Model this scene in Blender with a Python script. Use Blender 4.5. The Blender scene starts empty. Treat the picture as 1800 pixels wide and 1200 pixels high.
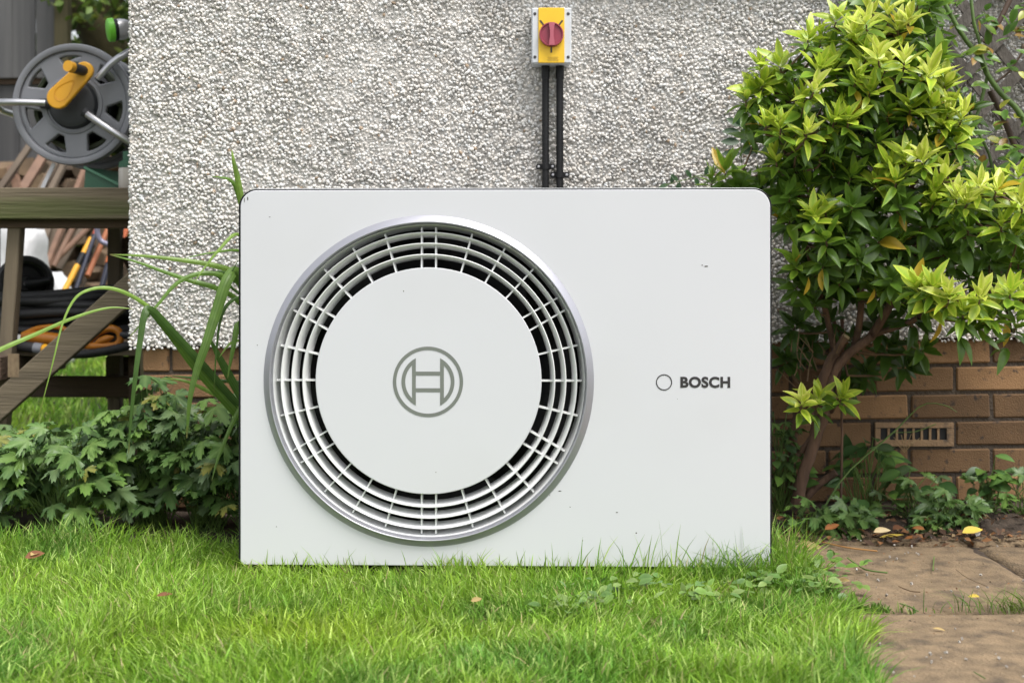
import bpy, bmesh, math, random
import numpy as np
from mathutils import Vector, Matrix, Euler

R = math.radians
random.seed(7)
rng = np.random.default_rng(7)
sc = bpy.context.scene
col = sc.collection

# ------------------------------------------------------------------ camera
CAM_D, CAM_Z, FPX, HORIZON = 3.1, 0.667, 2511.0, 485.0
cam_data = bpy.data.cameras.new('camera')
cam_data.sensor_width = 36.0
cam_data.lens = FPX / 1800.0 * 36.0
cam_data.shift_y = -(600.0 - HORIZON) / 1800.0
cam_data.clip_end = 600.0
cam_data.clip_start = 0.05
cam_data.dof.use_dof = True
cam_data.dof.focus_distance = 3.15
cam_data.dof.aperture_fstop = 4.8
cam = bpy.data.objects.new('camera', cam_data)
col.objects.link(cam)
cam.location = (0.0, -CAM_D, CAM_Z)
cam.rotation_euler = (R(90), 0, 0)
sc.camera = cam

# ------------------------------------------------------------------ sky and sun (bright overcast)
SUN_EL, SUN_AZ = 62.0, 140.0          # azimuth clockwise from +Y: front right of the unit
world = bpy.data.worlds.new('World')
sc.world = world
world.use_nodes = True
wn = world.node_tree.nodes
wl = world.node_tree.links
wn.clear()
wo = wn.new('ShaderNodeOutputWorld')
bg = wn.new('ShaderNodeBackground')
hs = wn.new('ShaderNodeHueSaturation')
sk = wn.new('ShaderNodeTexSky')
sk.sky_type = 'NISHITA'
sk.sun_disc = False
sk.sun_elevation = R(SUN_EL)
sk.sun_rotation = R(SUN_AZ)
sk.dust_density = 4.0
sk.air_density = 1.2
hs.inputs['Saturation'].default_value = 0.22
wl.new(sk.outputs[0], hs.inputs['Color'])
wl.new(hs.outputs[0], bg.inputs['Color'])
bg.inputs['Strength'].default_value = 0.15
wl.new(bg.outputs[0], wo.inputs['Surface'])

sun_data = bpy.data.lights.new('sun', 'SUN')
sun_data.energy = 1.5
sun_data.angle = R(26)
sun_data.color = (1.0, 0.965, 0.92)
sun = bpy.data.objects.new('sun', sun_data)
col.objects.link(sun)
sd = Vector((math.sin(R(SUN_AZ)) * math.cos(R(SUN_EL)), math.cos(R(SUN_AZ)) * math.cos(R(SUN_EL)), math.sin(R(SUN_EL))))
sun.rotation_euler = (-sd).to_track_quat('-Z', 'Y').to_euler()
sun.location = sd * 20

sc.view_settings.view_transform = 'Standard'
sc.view_settings.look = 'None'
sc.view_settings.gamma = 1.0
sc.view_settings.exposure = 0.82
sc.render.engine = 'CYCLES'
sc.cycles.use_denoising = True
sc.cycles.denoiser = 'OPENIMAGEDENOISE'
sc.cycles.max_bounces = 8
sc.cycles.transparent_max_bounces = 8

# ------------------------------------------------------------------ helpers
def P(px, py, d):
    """point seen at photograph pixel (px, py) that stands d metres in front of the camera"""
    return Vector(((px - 900.0) / FPX * d, d - CAM_D, CAM_Z - (py - HORIZON) / FPX * d))

ORIG = {}
def tag(o, label=None, cat=None, group=None, kind=None):
    if label: o['label'] = label
    if cat: o['category'] = cat
    if group: o['group'] = group
    if kind: o['kind'] = kind
    return o

def thing(name, label, cat, loc=(0, 0, 0), group=None, rotz=0.0):
    o = bpy.data.objects.new(name, None)
    o.empty_display_size = 0.05
    col.objects.link(o)
    o.location = loc
    o.rotation_euler = (0, 0, rotz)
    ORIG[o.name] = Vector(loc)
    return tag(o, label, cat, group)

def add(name, me, mat=None, parent=None, shift=True):
    """link a mesh written in world coordinates as one object"""
    o = bpy.data.objects.new(name, me)
    if mat is not None and len(me.materials) == 0:
        me.materials.append(mat)
    col.objects.link(o)
    org = ORIG.get(parent.name, Vector()) if parent else Vector()
    if shift and org.length > 0:
        me.transform(Matrix.Translation(-org))
    o.parent = parent
    ORIG[o.name] = org.copy()
    return o

def place(name, me, M, parent=None, mat=None):
    """link shared mesh data with a world matrix"""
    o = bpy.data.objects.new(name, me)
    if mat is not None and len(me.materials) == 0:
        me.materials.append(mat)
    col.objects.link(o)
    org = ORIG.get(parent.name, Vector()) if parent else Vector()
    M = M.copy()
    M.translation = M.translation - org
    o.parent = parent
    o.matrix_local = M
    ORIG[o.name] = org.copy()
    return o

def smooth(me, angle=None):
    me.polygons.foreach_set('use_smooth', [True] * len(me.polygons))
    if angle:
        try:
            me.set_sharp_from_angle(angle=R(angle))
        except Exception:
            pass
    return me

class MB:
    def __init__(self):
        self.v = []
        self.f = []
    def mesh(self, name='m', sm=None):
        me = bpy.data.meshes.new(name)
        me.from_pydata([tuple(p) for p in self.v], [], self.f)
        me.update()
        bm = bmesh.new(); bm.from_mesh(me)
        bmesh.ops.recalc_face_normals(bm, faces=bm.faces)
        bm.to_mesh(me); bm.free()
        if sm: smooth(me, sm)
        return me
    def build(self, name, mat, parent=None, sm=None, bevel=0.0):
        me = self.mesh(name, sm)
        if bevel:
            bm = bmesh.new(); bm.from_mesh(me)
            bmesh.ops.bevel(bm, geom=list(bm.edges), offset=bevel, segments=1, affect='EDGES', clamp_overlap=True)
            bm.to_mesh(me); bm.free()
        return add(name, me, mat, parent)
    def box(self, c, s, M=None):
        i = len(self.v)
        for dx in (-.5, .5):
            for dy in (-.5, .5):
                for dz in (-.5, .5):
                    p = Vector((dx * s[0], dy * s[1], dz * s[2]))
                    if M is not None: p = M @ p
                    self.v.append(p + Vector(c))
        for q in ((0, 1, 3, 2), (4, 6, 7, 5), (0, 4, 5, 1), (2, 3, 7, 6), (0, 2, 6, 4), (1, 5, 7, 3)):
            self.f.append(tuple(i + k for k in q))
        return self
    def bar(self, p0, p1, w, t, up=(0, -1, 0)):
        """box from p0 to p1; w across, t along the 'up' hint"""
        p0, p1 = Vector(p0), Vector(p1)
        d = p1 - p0
        z = d.normalized()
        x = z.cross(Vector(up)).normalized()
        y = x.cross(z).normalized()
        M = Matrix((x, y, z)).transposed()
        return self.box((p0 + p1) / 2, (w, t, d.length), M)
    def tube(self, pts, rad, n=8, caps=True):
        pts = [Vector(p) for p in pts]
        if not isinstance(rad, (list, tuple)): rad = [rad] * len(pts)
        i0 = len(self.v)
        ref = None
        for k, p in enumerate(pts):
            t = (pts[min(k + 1, len(pts) - 1)] - pts[max(k - 1, 0)]).normalized()
            if ref is None:
                ref = Vector((0, 0, 1)) if abs(t.z) < .9 else Vector((1, 0, 0))
            x = (ref - t * ref.dot(t)).normalized()
            ref = x
            y = t.cross(x)
            for a in range(n):
                an = 2 * math.pi * a / n
                self.v.append(p + (x * math.cos(an) + y * math.sin(an)) * rad[k])
        for k in range(len(pts) - 1):
            for a in range(n):
                b = (a + 1) % n
                self.f.append((i0 + k * n + a, i0 + k * n + b, i0 + (k + 1) * n + b, i0 + (k + 1) * n + a))
        if caps:
            self.f.append(tuple(i0 + a for a in range(n))[::-1])
            self.f.append(tuple(i0 + (len(pts) - 1) * n + a for a in range(n)))
        return self
    def lathe(self, c, prof, n=64, M=None, closed=False):
        """profile of (radius, y) turned about the Y axis through c"""
        i0 = len(self.v)
        m = len(prof)
        for a in range(n):
            an = 2 * math.pi * a / n
            for r, y in prof:
                p = Vector((r * math.cos(an), y, r * math.sin(an)))
                if M is not None: p = M @ p
                self.v.append(p + Vector(c))
        for a in range(n):
            b = (a + 1) % n
            for k in range(m if closed else m - 1):
                k2 = (k + 1) % m
                self.f.append((i0 + a * m + k, i0 + b * m + k, i0 + b * m + k2, i0 + a * m + k2))
        return self

def bez(pts, n):
    """Catmull-Rom through points"""
    pts = [Vector(p) for p in pts]
    Q = [pts[0] * 2 - pts[1]] + pts + [pts[-1] * 2 - pts[-2]]
    out = []
    segs = len(pts) - 1
    for k in range(n + 1):
        u = k / n * segs
        i = min(int(u), segs - 1)
        t = u - i
        a, b, c, d = Q[i], Q[i + 1], Q[i + 2], Q[i + 3]
        out.append(0.5 * ((2 * b) + (c - a) * t + (2 * a - 5 * b + 4 * c - d) * t * t + (3 * b - a - 3 * c + d) * t ** 3))
    return out

def curve_mesh(loops, ext, bevel=0.0, name='c'):
    """2D outlines (with holes) in x,z -> solid plate; front face at y=-ext"""
    cu = bpy.data.curves.new(name, 'CURVE')
    cu.dimensions = '2D'
    cu.fill_mode = 'BOTH'
    cu.extrude = max(ext - bevel, 1e-5)
    cu.bevel_depth = bevel
    cu.bevel_resolution = 2
    cu.offset = -bevel
    for lp in loops:
        s = cu.splines.new('POLY')
        s.points.add(len(lp) - 1)
        for k, (x, z) in enumerate(lp):
            s.points[k].co = (x, z, 0, 1)
        s.use_cyclic_u = True
    ob = bpy.data.objects.new('tmp', cu)
    col.objects.link(ob)
    dg = bpy.context.evaluated_depsgraph_get()
    me = bpy.data.meshes.new_from_object(ob.evaluated_get(dg))
    bpy.data.objects.remove(ob)
    bpy.data.curves.remove(cu)
    me.transform(Matrix.Rotation(R(90), 4, 'X'))
    me.materials.clear()
    return me

def circle(cx, cz, r, n=96, rev=False):
    L = [(cx + r * math.cos(2 * math.pi * k / n), cz + r * math.sin(2 * math.pi * k / n)) for k in range(n)]
    return L[::-1] if rev else L

def rrect(x0, z0, x1, z1, rad, n=10):
    """rad = (bl, br, tr, tl)"""
    L = []
    for (cx, cz, r, a0) in ((x0 + rad[0], z0 + rad[0], rad[0], 180), (x1 - rad[1], z0 + rad[1], rad[1], 270),
                            (x1 - rad[2], z1 - rad[2], rad[2], 0), (x0 + rad[3], z1 - rad[3], rad[3], 90)):
        for k in range(n + 1):
            a = R(a0 + 90 * k / n)
            L.append((cx + r * math.cos(a), cz + r * math.sin(a)))
    return L

# value noise
_T = np.random.default_rng(3).random((256, 256))
def vn(x, y, s=1.0, o=0.0):
    x = np.asarray(x) * s + 37.3 + o; y = np.asarray(y) * s + 91.7 + o * 1.7
    xi = np.floor(x).astype(int); yi = np.floor(y).astype(int)
    fx = x - xi; fy = y - yi
    fx = fx * fx * (3 - 2 * fx); fy = fy * fy * (3 - 2 * fy)
    a = _T[xi % 256, yi % 256]; b = _T[(xi + 1) % 256, yi % 256]
    c = _T[xi % 256, (yi + 1) % 256]; d = _T[(xi + 1) % 256, (yi + 1) % 256]
    return (a * (1 - fx) + b * fx) * (1 - fy) + (c * (1 - fx) + d * fx) * fy

def np_mesh(name, V, quads=None, tris=None, colr=None, sm=True):
    me = bpy.data.meshes.new(name)
    V = np.asarray(V, np.float32)
    nq = 0 if quads is None else len(quads)
    nt = 0 if tris is None else len(tris)
    me.vertices.add(len(V))
    me.vertices.foreach_set('co', V.ravel())
    idx = []
    if nq: idx.append(np.asarray(quads, np.int32).ravel())
    if nt: idx.append(np.asarray(tris, np.int32).ravel())
    idx = np.concatenate(idx)
    me.loops.add(len(idx))
    me.loops.foreach_set('vertex_index', idx)
    me.polygons.add(nq + nt)
    st = np.concatenate([np.arange(nq) * 4, nq * 4 + np.arange(nt) * 3]).astype(np.int32)
    me.polygons.foreach_set('loop_start', st)
    if sm: me.polygons.foreach_set('use_smooth', np.ones(nq + nt, bool))
    me.update(calc_edges=True)
    if colr is not None:
        a = me.attributes.new('Col', 'FLOAT_COLOR', 'POINT')
        c = np.ones((len(V), 4), np.float32); c[:, :3] = colr
        a.data.foreach_set('color', c.ravel())
    me.validate()
    return me

# ------------------------------------------------------------------ materials
MATS = {}
def pm(name, c1, c2=None, scale=8.0, rough=0.6, metal=0.0, bump=0.0, bscale=None, detail=4.0, stretch=None,
       spec=0.5, rand=0.0, coat=0.0, c3=None, c3scale=None, c3lim=(0.55, 0.7), rvar=0.0):
    """procedural material: two colours mixed by noise, optional stain colour, bump, per-object variation"""
    if name in MATS: return MATS[name]
    m = bpy.data.materials.new(name); m.use_nodes = True
    N = m.node_tree.nodes; L = m.node_tree.links
    b = N['Principled BSDF']
    c2 = c2 or tuple(x * .85 for x in c1)
    tc = N.new('ShaderNodeTexCoord')
    mp = N.new('ShaderNodeMapping')
    if stretch: mp.inputs['Scale'].default_value = stretch
    oi = N.new('ShaderNodeObjectInfo')
    ad = N.new('ShaderNodeVectorMath'); ad.operation = 'MULTIPLY_ADD'
    ad.inputs[1].default_value = (1, 1, 1)
    ml = N.new('ShaderNodeMath'); ml.operation = 'MULTIPLY'; ml.inputs[1].default_value = 37.0
    L.new(oi.outputs['Random'], ml.inputs[0])
    L.new(tc.outputs['Object'], ad.inputs[0])
    L.new(ml.outputs[0], ad.inputs[2])
    L.new(ad.outputs[0], mp.inputs['Vector'])
    nz = N.new('ShaderNodeTexNoise'); nz.inputs['Scale'].default_value = scale; nz.inputs['Detail'].default_value = detail
    L.new(mp.outputs[0], nz.inputs['Vector'])
    cr = N.new('ShaderNodeValToRGB')
    cr.color_ramp.elements[0].position = .32; cr.color_ramp.elements[0].color = (*c1, 1)
    cr.color_ramp.elements[1].position = .68; cr.color_ramp.elements[1].color = (*c2, 1)
    L.new(nz.outputs['Fac'], cr.inputs['Fac'])
    out = cr.outputs['Color']
    if c3:
        n3 = N.new('ShaderNodeTexNoise'); n3.inputs['Scale'].default_value = c3scale or scale * .5; n3.inputs['Detail'].default_value = 6
        L.new(mp.outputs[0], n3.inputs['Vector'])
        r3 = N.new('ShaderNodeMapRange'); r3.inputs[1].default_value = c3lim[0]; r3.inputs[2].default_value = c3lim[1]
        L.new(n3.outputs['Fac'], r3.inputs[0])
        mx = N.new('ShaderNodeMix'); mx.data_type = 'RGBA'
        L.new(r3.outputs[0], mx.inputs[0]); L.new(out, mx.inputs[6]); mx.inputs[7].default_value = (*c3, 1)
        out = mx.outputs[2]
    if rand:
        h = N.new('ShaderNodeHueSaturation')
        mr = N.new('ShaderNodeMapRange'); mr.inputs[3].default_value = 1 - rand; mr.inputs[4].default_value = 1 + rand
        L.new(oi.outputs['Random'], mr.inputs[0]); L.new(mr.outputs[0], h.inputs['Value'])
        L.new(out, h.inputs['Color']); out = h.outputs[0]
    L.new(out, b.inputs['Base Color'])
    b.inputs['Roughness'].default_value = rough
    b.inputs['Metallic'].default_value = metal
    b.inputs['Specular IOR Level'].default_value = spec
    b.inputs['Coat Weight'].default_value = coat
    if rvar:
        rr = N.new('ShaderNodeMapRange'); rr.inputs[3].default_value = rough - rvar; rr.inputs[4].default_value = rough + rvar
        L.new(nz.outputs['Fac'], rr.inputs[0]); L.new(rr.outputs[0], b.inputs['Roughness'])
    if bump:
        n2 = N.new('ShaderNodeTexNoise'); n2.inputs['Scale'].default_value = bscale or scale * 3; n2.inputs['Detail'].default_value = 6
        L.new(mp.outputs[0], n2.inputs['Vector'])
        bp = N.new('ShaderNodeBump'); bp.inputs['Strength'].default_value = bump; bp.inputs['Distance'].default_value = .01
        L.new(n2.outputs['Fac'], bp.inputs['Height']); L.new(bp.outputs[0], b.inputs['Normal'])
    MATS[name] = m
    return m

def leafmat(name, rough=0.4, trans=0.35, spec=0.5, nscale=40.0, var=0.25):
    """leaf: colour from the 'Col' attribute, mottled by noise, part of the light passes through"""
    m = bpy.data.materials.new(name); m.use_nodes = True
    N = m.node_tree.nodes; L = m.node_tree.links
    b = N['Principled BSDF']; out = N['Material Output']
    at = N.new('ShaderNodeAttribute'); at.attribute_name = 'Col'
    oi = N.new('ShaderNodeObjectInfo')
    tc = N.new('ShaderNodeTexCoord')
    nz = N.new('ShaderNodeTexNoise'); nz.inputs['Scale'].default_value = nscale; nz.inputs['Detail'].default_value = 3
    L.new(tc.outputs['Object'], nz.inputs['Vector'])
    mr = N.new('ShaderNodeMapRange'); mr.inputs[3].default_value = 1 - var; mr.inputs[4].default_value = 1 + var
    L.new(nz.outputs['Fac'], mr.inputs[0])
    m2 = N.new('ShaderNodeMapRange'); m2.inputs[3].default_value = .82; m2.inputs[4].default_value = 1.18
    L.new(oi.outputs['Random'], m2.inputs[0])
    mm = N.new('ShaderNodeMath'); mm.operation = 'MULTIPLY'
    L.new(mr.outputs[0], mm.inputs[0]); L.new(m2.outputs[0], mm.inputs[1])
    h = N.new('ShaderNodeHueSaturation')
    L.new(mm.outputs[0], h.inputs['Value']); L.new(at.outputs['Color'], h.inputs['Color'])
    L.new(h.outputs[0], b.inputs['Base Color'])
    b.inputs['Roughness'].default_value = rough
    b.inputs['Specular IOR Level'].default_value = spec
    tr = N.new('ShaderNodeBsdfTranslucent')
    L.new(h.outputs[0], tr.inputs['Color'])
    mx = N.new('ShaderNodeMixShader'); mx.inputs[0].default_value = trans
    L.new(b.outputs[0], mx.inputs[1]); L.new(tr.outputs[0], mx.inputs[2])
    L.new(mx.outputs[0], out.inputs['Surface'])
    return m

def attrmat(name, rough=0.8, nscale=300.0, var=0.15, bump=0.0):
    m = bpy.data.materials.new(name); m.use_nodes = True
    N = m.node_tree.nodes; L = m.node_tree.links
    b = N['Principled BSDF']
    at = N.new('ShaderNodeAttribute'); at.attribute_name = 'Col'
    tc = N.new('ShaderNodeTexCoord')
    nz = N.new('ShaderNodeTexNoise'); nz.inputs['Scale'].default_value = nscale
    L.new(tc.outputs['Object'], nz.inputs['Vector'])
    mr = N.new('ShaderNodeMapRange'); mr.inputs[3].default_value = 1 - var; mr.inputs[4].default_value = 1 + var
    L.new(nz.outputs['Fac'], mr.inputs[0])
    h = N.new('ShaderNodeHueSaturation')
    L.new(mr.outputs[0], h.inputs['Value']); L.new(at.outputs['Color'], h.inputs['Color'])
    L.new(h.outputs[0], b.inputs['Base Color'])
    b.inputs['Roughness'].default_value = rough
    return m

M_LEAF = leafmat('shrub_leaf', .33, .30, .5)
M_LOBE = leafmat('herb_leaf', .42, .25, .45, 60, .3)
M_STRAP = leafmat('strap_leaf', .42, .35, .4, 25, .2)
M_GRASS = leafmat('grass_blade', .5, .34, .35, 9, .25)
M_TREE = leafmat('tree_leaf', .5, .3, .3)
M_DRY = leafmat('fallen_leaf', .7, .2, .2, 80, .3)
M_PEB = attrmat('pebble_dash', .75)
M_STEM = pm('green_stem', (.12, .2, .04), (.07, .12, .03), 30, .5)
M_BARK = pm('bark', (.17, .10, .065), (.075, .045, .03), 40, .85, bump=.9, bscale=60, stretch=(1, 1, .18))
M_TWIG = pm('twig_bark', (.16, .10, .05), (.09, .055, .03), 40, .8)
M_SOIL = pm('soil', (.035, .024, .016), (.07, .05, .035), 22, .95, bump=1.0, bscale=60)
M_GROUND = pm('turf_ground', (.04, .055, .014), (.025, .036, .010), 6, .95, bump=.6, bscale=80, c3=(.04, .03, .018), c3scale=14)
M_SLAB = pm('paving_slab', (.235, .166, .096), (.13, .091, .053), 26, .88, bump=.7, bscale=170, c3=(.075, .056, .038), c3scale=13, c3lim=(.54, .78), detail=10, rand=.10)
M_RENDER = pm('render_coat', (.54, .515, .48), (.46, .44, .41), 30, .9, bump=1.0, bscale=110)
M_MORTAR = pm('mortar', (.085, .064, .047), (.055, .042, .032), 30, .95, bump=.6, bscale=120)
M_BRICK = pm('brick', (.215, .122, .056), (.15, .084, .038), 9, .88, bump=.35, bscale=260, c3=(.06, .04, .028), c3scale=48, c3lim=(.60, .70), rand=.40, detail=8)
M_WHITE = pm('white_panel', (.618, .622, .650), (.604, .609, .637), 3, .3, spec=.45, rvar=.04, c3=(.580, .582, .598), c3scale=2.2, c3lim=(.52, .85))
M_PLASTIC = pm('white_plastic', (.76, .765, .765), (.74, .745, .745), 5, .38)
M_SILVER = pm('silver_ring', (.42, .42, .46), (.40, .40, .44), 4, .36, metal=.65)
M_CASE = pm('grey_casing', (.48, .49, .50), (.44, .45, .46), 6, .4, metal=.3)
M_BLACK = pm('black_plastic', (.009, .009, .010), (.013, .013, .014), 12, .5, spec=.3)
M_DARK = pm('dark_cavity', (.006, .006, .006), (.010, .010, .010), 8, .7)
M_RUBBER = pm('black_rubber', (.018, .018, .019), (.028, .028, .03), 25, .6, bump=.15, bscale=200)
M_EMB = pm('emblem_grey', (.20, .215, .19), (.19, .205, .185), 12, .4, metal=.2)
M_PRINT = pm('print_dark', (.028, .025, .026), (.03, .027, .028), 12, .5)
M_SPECK = pm('dirt_speck', (.09, .08, .06), (.05, .045, .04), 60, .8)
M_BOX = pm('grey_enclosure', (.58, .60, .62), (.55, .57, .59), 10, .45)
M_YELLOW = pm('yellow_plate', (.80, .50, .02), (.76, .46, .02), 12, .42)
M_RED = pm('red_knob', (.30, .045, .075), (.25, .035, .06), 14, .4)
M_METAL = pm('zinc', (.55, .55, .56), (.48, .48, .5), 30, .35, metal=.9)
M_WOOD = pm('bench_wood', (.20, .16, .105), (.125, .10, .066), 5, .85, bump=.5, bscale=22, stretch=(.25, 1, 5), c3=(.085, .095, .03), c3scale=2.2, c3lim=(.52, .68))
M_WOODV = pm('bench_wood_upright', (.19, .15, .10), (.12, .095, .065), 5, .85, bump=.5, bscale=22, stretch=(5, 5, .3), c3=(.09, .095, .035), c3scale=2.2, c3lim=(.55, .7))
M_WOODD = pm('bench_wood_dark', (.115, .075, .05), (.07, .045, .03), 5, .85, bump=.5, bscale=22, stretch=(.3, 1, 5))
M_ENDG = pm('end_grain', (.30, .22, .13), (.16, .11, .065), 50, .85, stretch=(1, 1, .5))
M_FENCE = pm('fence_board', (.105, .103, .102), (.065, .064, .066), 3, .85, bump=.4, bscale=20, stretch=(7, 7, .25), rand=.25)
M_FPOST = pm('fence_post', (.12, .10, .05), (.08, .07, .035), 4, .85, stretch=(6, 6, .4))
M_LOG = pm('log_wood', (.135, .09, .052), (.06, .04, .025), 7, .85, bump=.4, rand=.6)
M_LATT = pm('trellis_wood', (.125, .11, .095), (.075, .065, .055), 8, .9, bump=.5, bscale=40, stretch=(3, 3, 1))
M_REEL = pm('grey_reel', (.215, .22, .24), (.19, .195, .212), 10, .42)
M_REELD = pm('dark_reel_hub', (.035, .037, .042), (.028, .03, .034), 10, .5)
M_ORANGE = pm('yellow_crank', (.85, .42, .02), (.80, .38, .02), 14, .38)
M_GREENP = pm('green_plastic', (.035, .12, .065), (.025, .085, .05), 8, .5)
M_TEAL = pm('teal_plastic', (.05, .13, .12), (.04, .10, .095), 8, .5)
M_SACK = pm('white_sack', (.66, .66, .67), (.54, .54, .55), 6, .6, bump=.5, bscale=14)
M_LIME = pm('lime_plastic', (.16, .55, .03), (.14, .5, .03), 10, .4)

# ------------------------------------------------------------------ setting: ground, soil, paving
bm = MB()
bm.v = [(-90, -40, 0), (90, -40, 0), (90, 120, 0), (-90, 120, 0)]
bm.f = [(0, 1, 2, 3)]
tag(bm.build('ground', M_GROUND), kind='structure')

def sheet(name, mat, x0, x1, y0, y1, nx, ny, zf):
    xs = np.linspace(x0, x1, nx); ys = np.linspace(y0, y1, ny)
    X, Y = np.meshgrid(xs, ys)
    Z = zf(X, Y)
    V = np.stack([X, Y, Z], -1).reshape(-1, 3)
    i = np.arange((ny - 1) * (nx - 1)); r = i // (nx - 1); c = i % (nx - 1)
    a = r * nx + c
    me = np_mesh(name, V, quads=np.stack([a, a + 1, a + nx + 1, a + nx], -1))
    return tag(add(name, me, mat), kind='structure')

def soil_right(X, Y):
    rise = np.clip((Y - .40) / .22, 0, 1)
    return -.012 + rise * .05 + (vn(X, Y, 22) - .5) * .022 * np.clip(rise + .2, 0, 1) + (vn(X, Y, 60, 5) - .5) * .012
sheet('soil_bed', M_SOIL, .45, 2.6, .36, .86, 150, 40, soil_right)
def soil_left(X, Y):
    return .006 + (vn(X, Y, 18) - .5) * .012 + .012 * np.clip((Y - .3) * 3, 0, 1)
sheet('soil_under_plants', M_SOIL, -1.9, -.45, .25, .86, 90, 40, soil_left)

def back_z(Y):
    t = np.clip((np.asarray(Y, float) - 1.7) / 3.0, 0, 1)
    return .21 * t * t * (3 - 2 * t)
sheet('back_lawn', M_GROUND, -12, 6, 1.72, 16, 60, 80, lambda X, Y: .004 + back_z(Y) + (vn(X, Y, 3) - .5) * .02)

def slab_mesh(sx, sy, th, seed):
    nx, ny = 26, 26
    xs = np.linspace(-sx / 2, sx / 2, nx); ys = np.linspace(-sy / 2, sy / 2, ny)
    X, Y = np.meshgrid(xs, ys)
    e = np.minimum(np.minimum(X + sx / 2, sx / 2 - X), np.minimum(Y + sy / 2, sy / 2 - Y))
    Z = (vn(X, Y, 9, seed * 11) - .5) * .006 + (vn(X, Y, 45, seed * 7) - .5) * .003 - .008 * np.exp(-e / .006)
    V = np.stack([X, Y, Z], -1).reshape(-1, 3)
    i = np.arange((ny - 1) * (nx - 1)); r = i // (nx - 1); c = i % (nx - 1)
    a = r * nx + c
    Q = [np.stack([a, a + 1, a + nx + 1, a + nx], -1)]
    ring = np.concatenate([np.arange(nx), np.arange(1, ny) * nx + nx - 1, (ny - 1) * nx + np.arange(nx - 2, -1, -1), np.arange(ny - 2, 0, -1) * nx])
    Vb = V[ring].copy(); Vb[:, 2] -= th
    n = len(V); m = len(ring); k = np.arange(m); k2 = (k + 1) % m
    Q.append(np.stack([ring[k2], ring[k], n + k, n + k2], -1))
    return np_mesh('slab', np.concatenate([V, Vb]), quads=np.concatenate(Q))
pav = thing('pavement', None, None, (0.9, -.2, 0)); pav['kind'] = 'structure'
yrow = [(.395, .73), (-.315, .388), (-1.03, -.322), (-1.75, -1.037)]
k = 0
for (y0, y1) in yrow:
    for (x0, x1) in ((.50, 1.118), (1.126, 1.75), (1.758, 2.4)):
        k += 1
        o = place('slab', slab_mesh(x1 - x0, y1 - y0, .05, k), Matrix.Translation(((x0 + x1) / 2, (y0 + y1) / 2, .012 + .006 * random.random())) @ Matrix.Rotation(R(random.uniform(-.4, .4)), 4, 'X'), pav, M_SLAB)
tag(sheet('joint_soil', M_SOIL, .5, 2.4, -1.75, .40, 60, 60, lambda X, Y: .003 + (vn(X, Y, 40) - .5) * .005), kind='structure')

# ------------------------------------------------------------------ house wall
YW = .80                                  # face of the pebble dash
XC = (229 - 900) / FPX * (YW + CAM_D)     # corner
ZB = .481                                 # lower edge of the pebble dash
XR = 2.3
def slope(x): return .0105 * (x + .4)     # the plinth line climbs slightly to the right
house = thing('house', 'house wall of pale pebble dash above a brown brick plinth', 'house', (.6, YW + .1, 0))
b = MB(); b.box(((XC + XR) / 2, YW + .014 + .9, (ZB + 2.6) / 2), (XR - XC, 1.8, 2.6 - ZB))
b.v = [Vector((v.x, v.y, v.z + (slope(v.x) if v.z < 1 else 0))) for v in b.v]
b.build('render_coat', M_RENDER, house)
# pebble dash: real stones
pit = .0088
gx = np.arange(XC, XR, pit); gz = np.arange(ZB - .004, 1.60, pit * .9)
X, Z = np.meshgrid(gx, gz)
X = X + (np.arange(len(gz)) % 2)[:, None] * pit / 2
X = X.ravel() + rng.uniform(-.0045, .0045, X.size); Z = Z.ravel() + rng.uniform(-.0045, .0045, Z.size)
keep = (rng.random(len(X)) > .05) & (X > XC - .004)
X = X[keep]; Z = Z[keep]
Z = Z + slope(X) * np.clip((1.6 - Z) / 1.1, 0, 1)
Yp = YW + .012 - (vn(X, Z, 9) - .5) * .004 - (vn(X, Z, 28, 4) - .5) * .006 - (vn(X, Z, 60, 8) - .5) * .003 - rng.uniform(0, .0025, len(X)) - .010 * np.clip(1 - (Z - ZB - slope(X)) / .03, 0, 1)
# side return of the corner
gy = np.arange(YW + .004, YW + .5, pit); gz2 = np.arange(ZB, 1.6, pit)
Y2, Z2 = np.meshgrid(gy, gz2); Y2 = Y2.ravel() + rng.uniform(-.004, .004, Y2.size); Z2 = Z2.ravel() + rng.uniform(-.004, .004, Z2.size)
C = np.concatenate([np.stack([X, Yp, Z], -1), np.stack([np.full(len(Y2), XC - .001) - rng.uniform(0, .003, len(Y2)), Y2, Z2], -1)])
nrm = np.concatenate([np.tile([0., -1., 0.], (len(X), 1)), np.tile([-1., 0., 0.], (len(Y2), 1))])
n = len(C)
nrm = nrm + rng.normal(0, .25, (n, 3)); nrm /= np.linalg.norm(nrm, axis=1)[:, None]
up = rng.normal(0, 1, (n, 3)); t1 = np.cross(nrm, up); t1 /= np.linalg.norm(t1, axis=1)[:, None]; t2 = np.cross(nrm, t1)
sa = rng.uniform(.0034, .0072, n) * rng.uniform(.8, 1.1, n); sb = sa * rng.uniform(.5, .95, n); sh = rng.uniform(.0016, .0046, n)
ang = np.arange(6) * math.pi / 3
V = np.zeros((n, 13, 3))
for k in range(6):
    j = rng.uniform(.7, 1.3, n)
    V[:, k] = C + t1 * (sa * math.cos(ang[k]) * j)[:, None] + t2 * (sb * math.sin(ang[k]) * j)[:, None] - nrm * .003
    V[:, 6 + k] = C + t1 * (sa * .78 * math.cos(ang[k]) * j)[:, None] + t2 * (sb * .78 * math.sin(ang[k]) * j)[:, None] + nrm * (sh * .72)[:, None]
V[:, 12] = C + nrm * sh[:, None]
base = np.arange(n)[:, None] * 13
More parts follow.
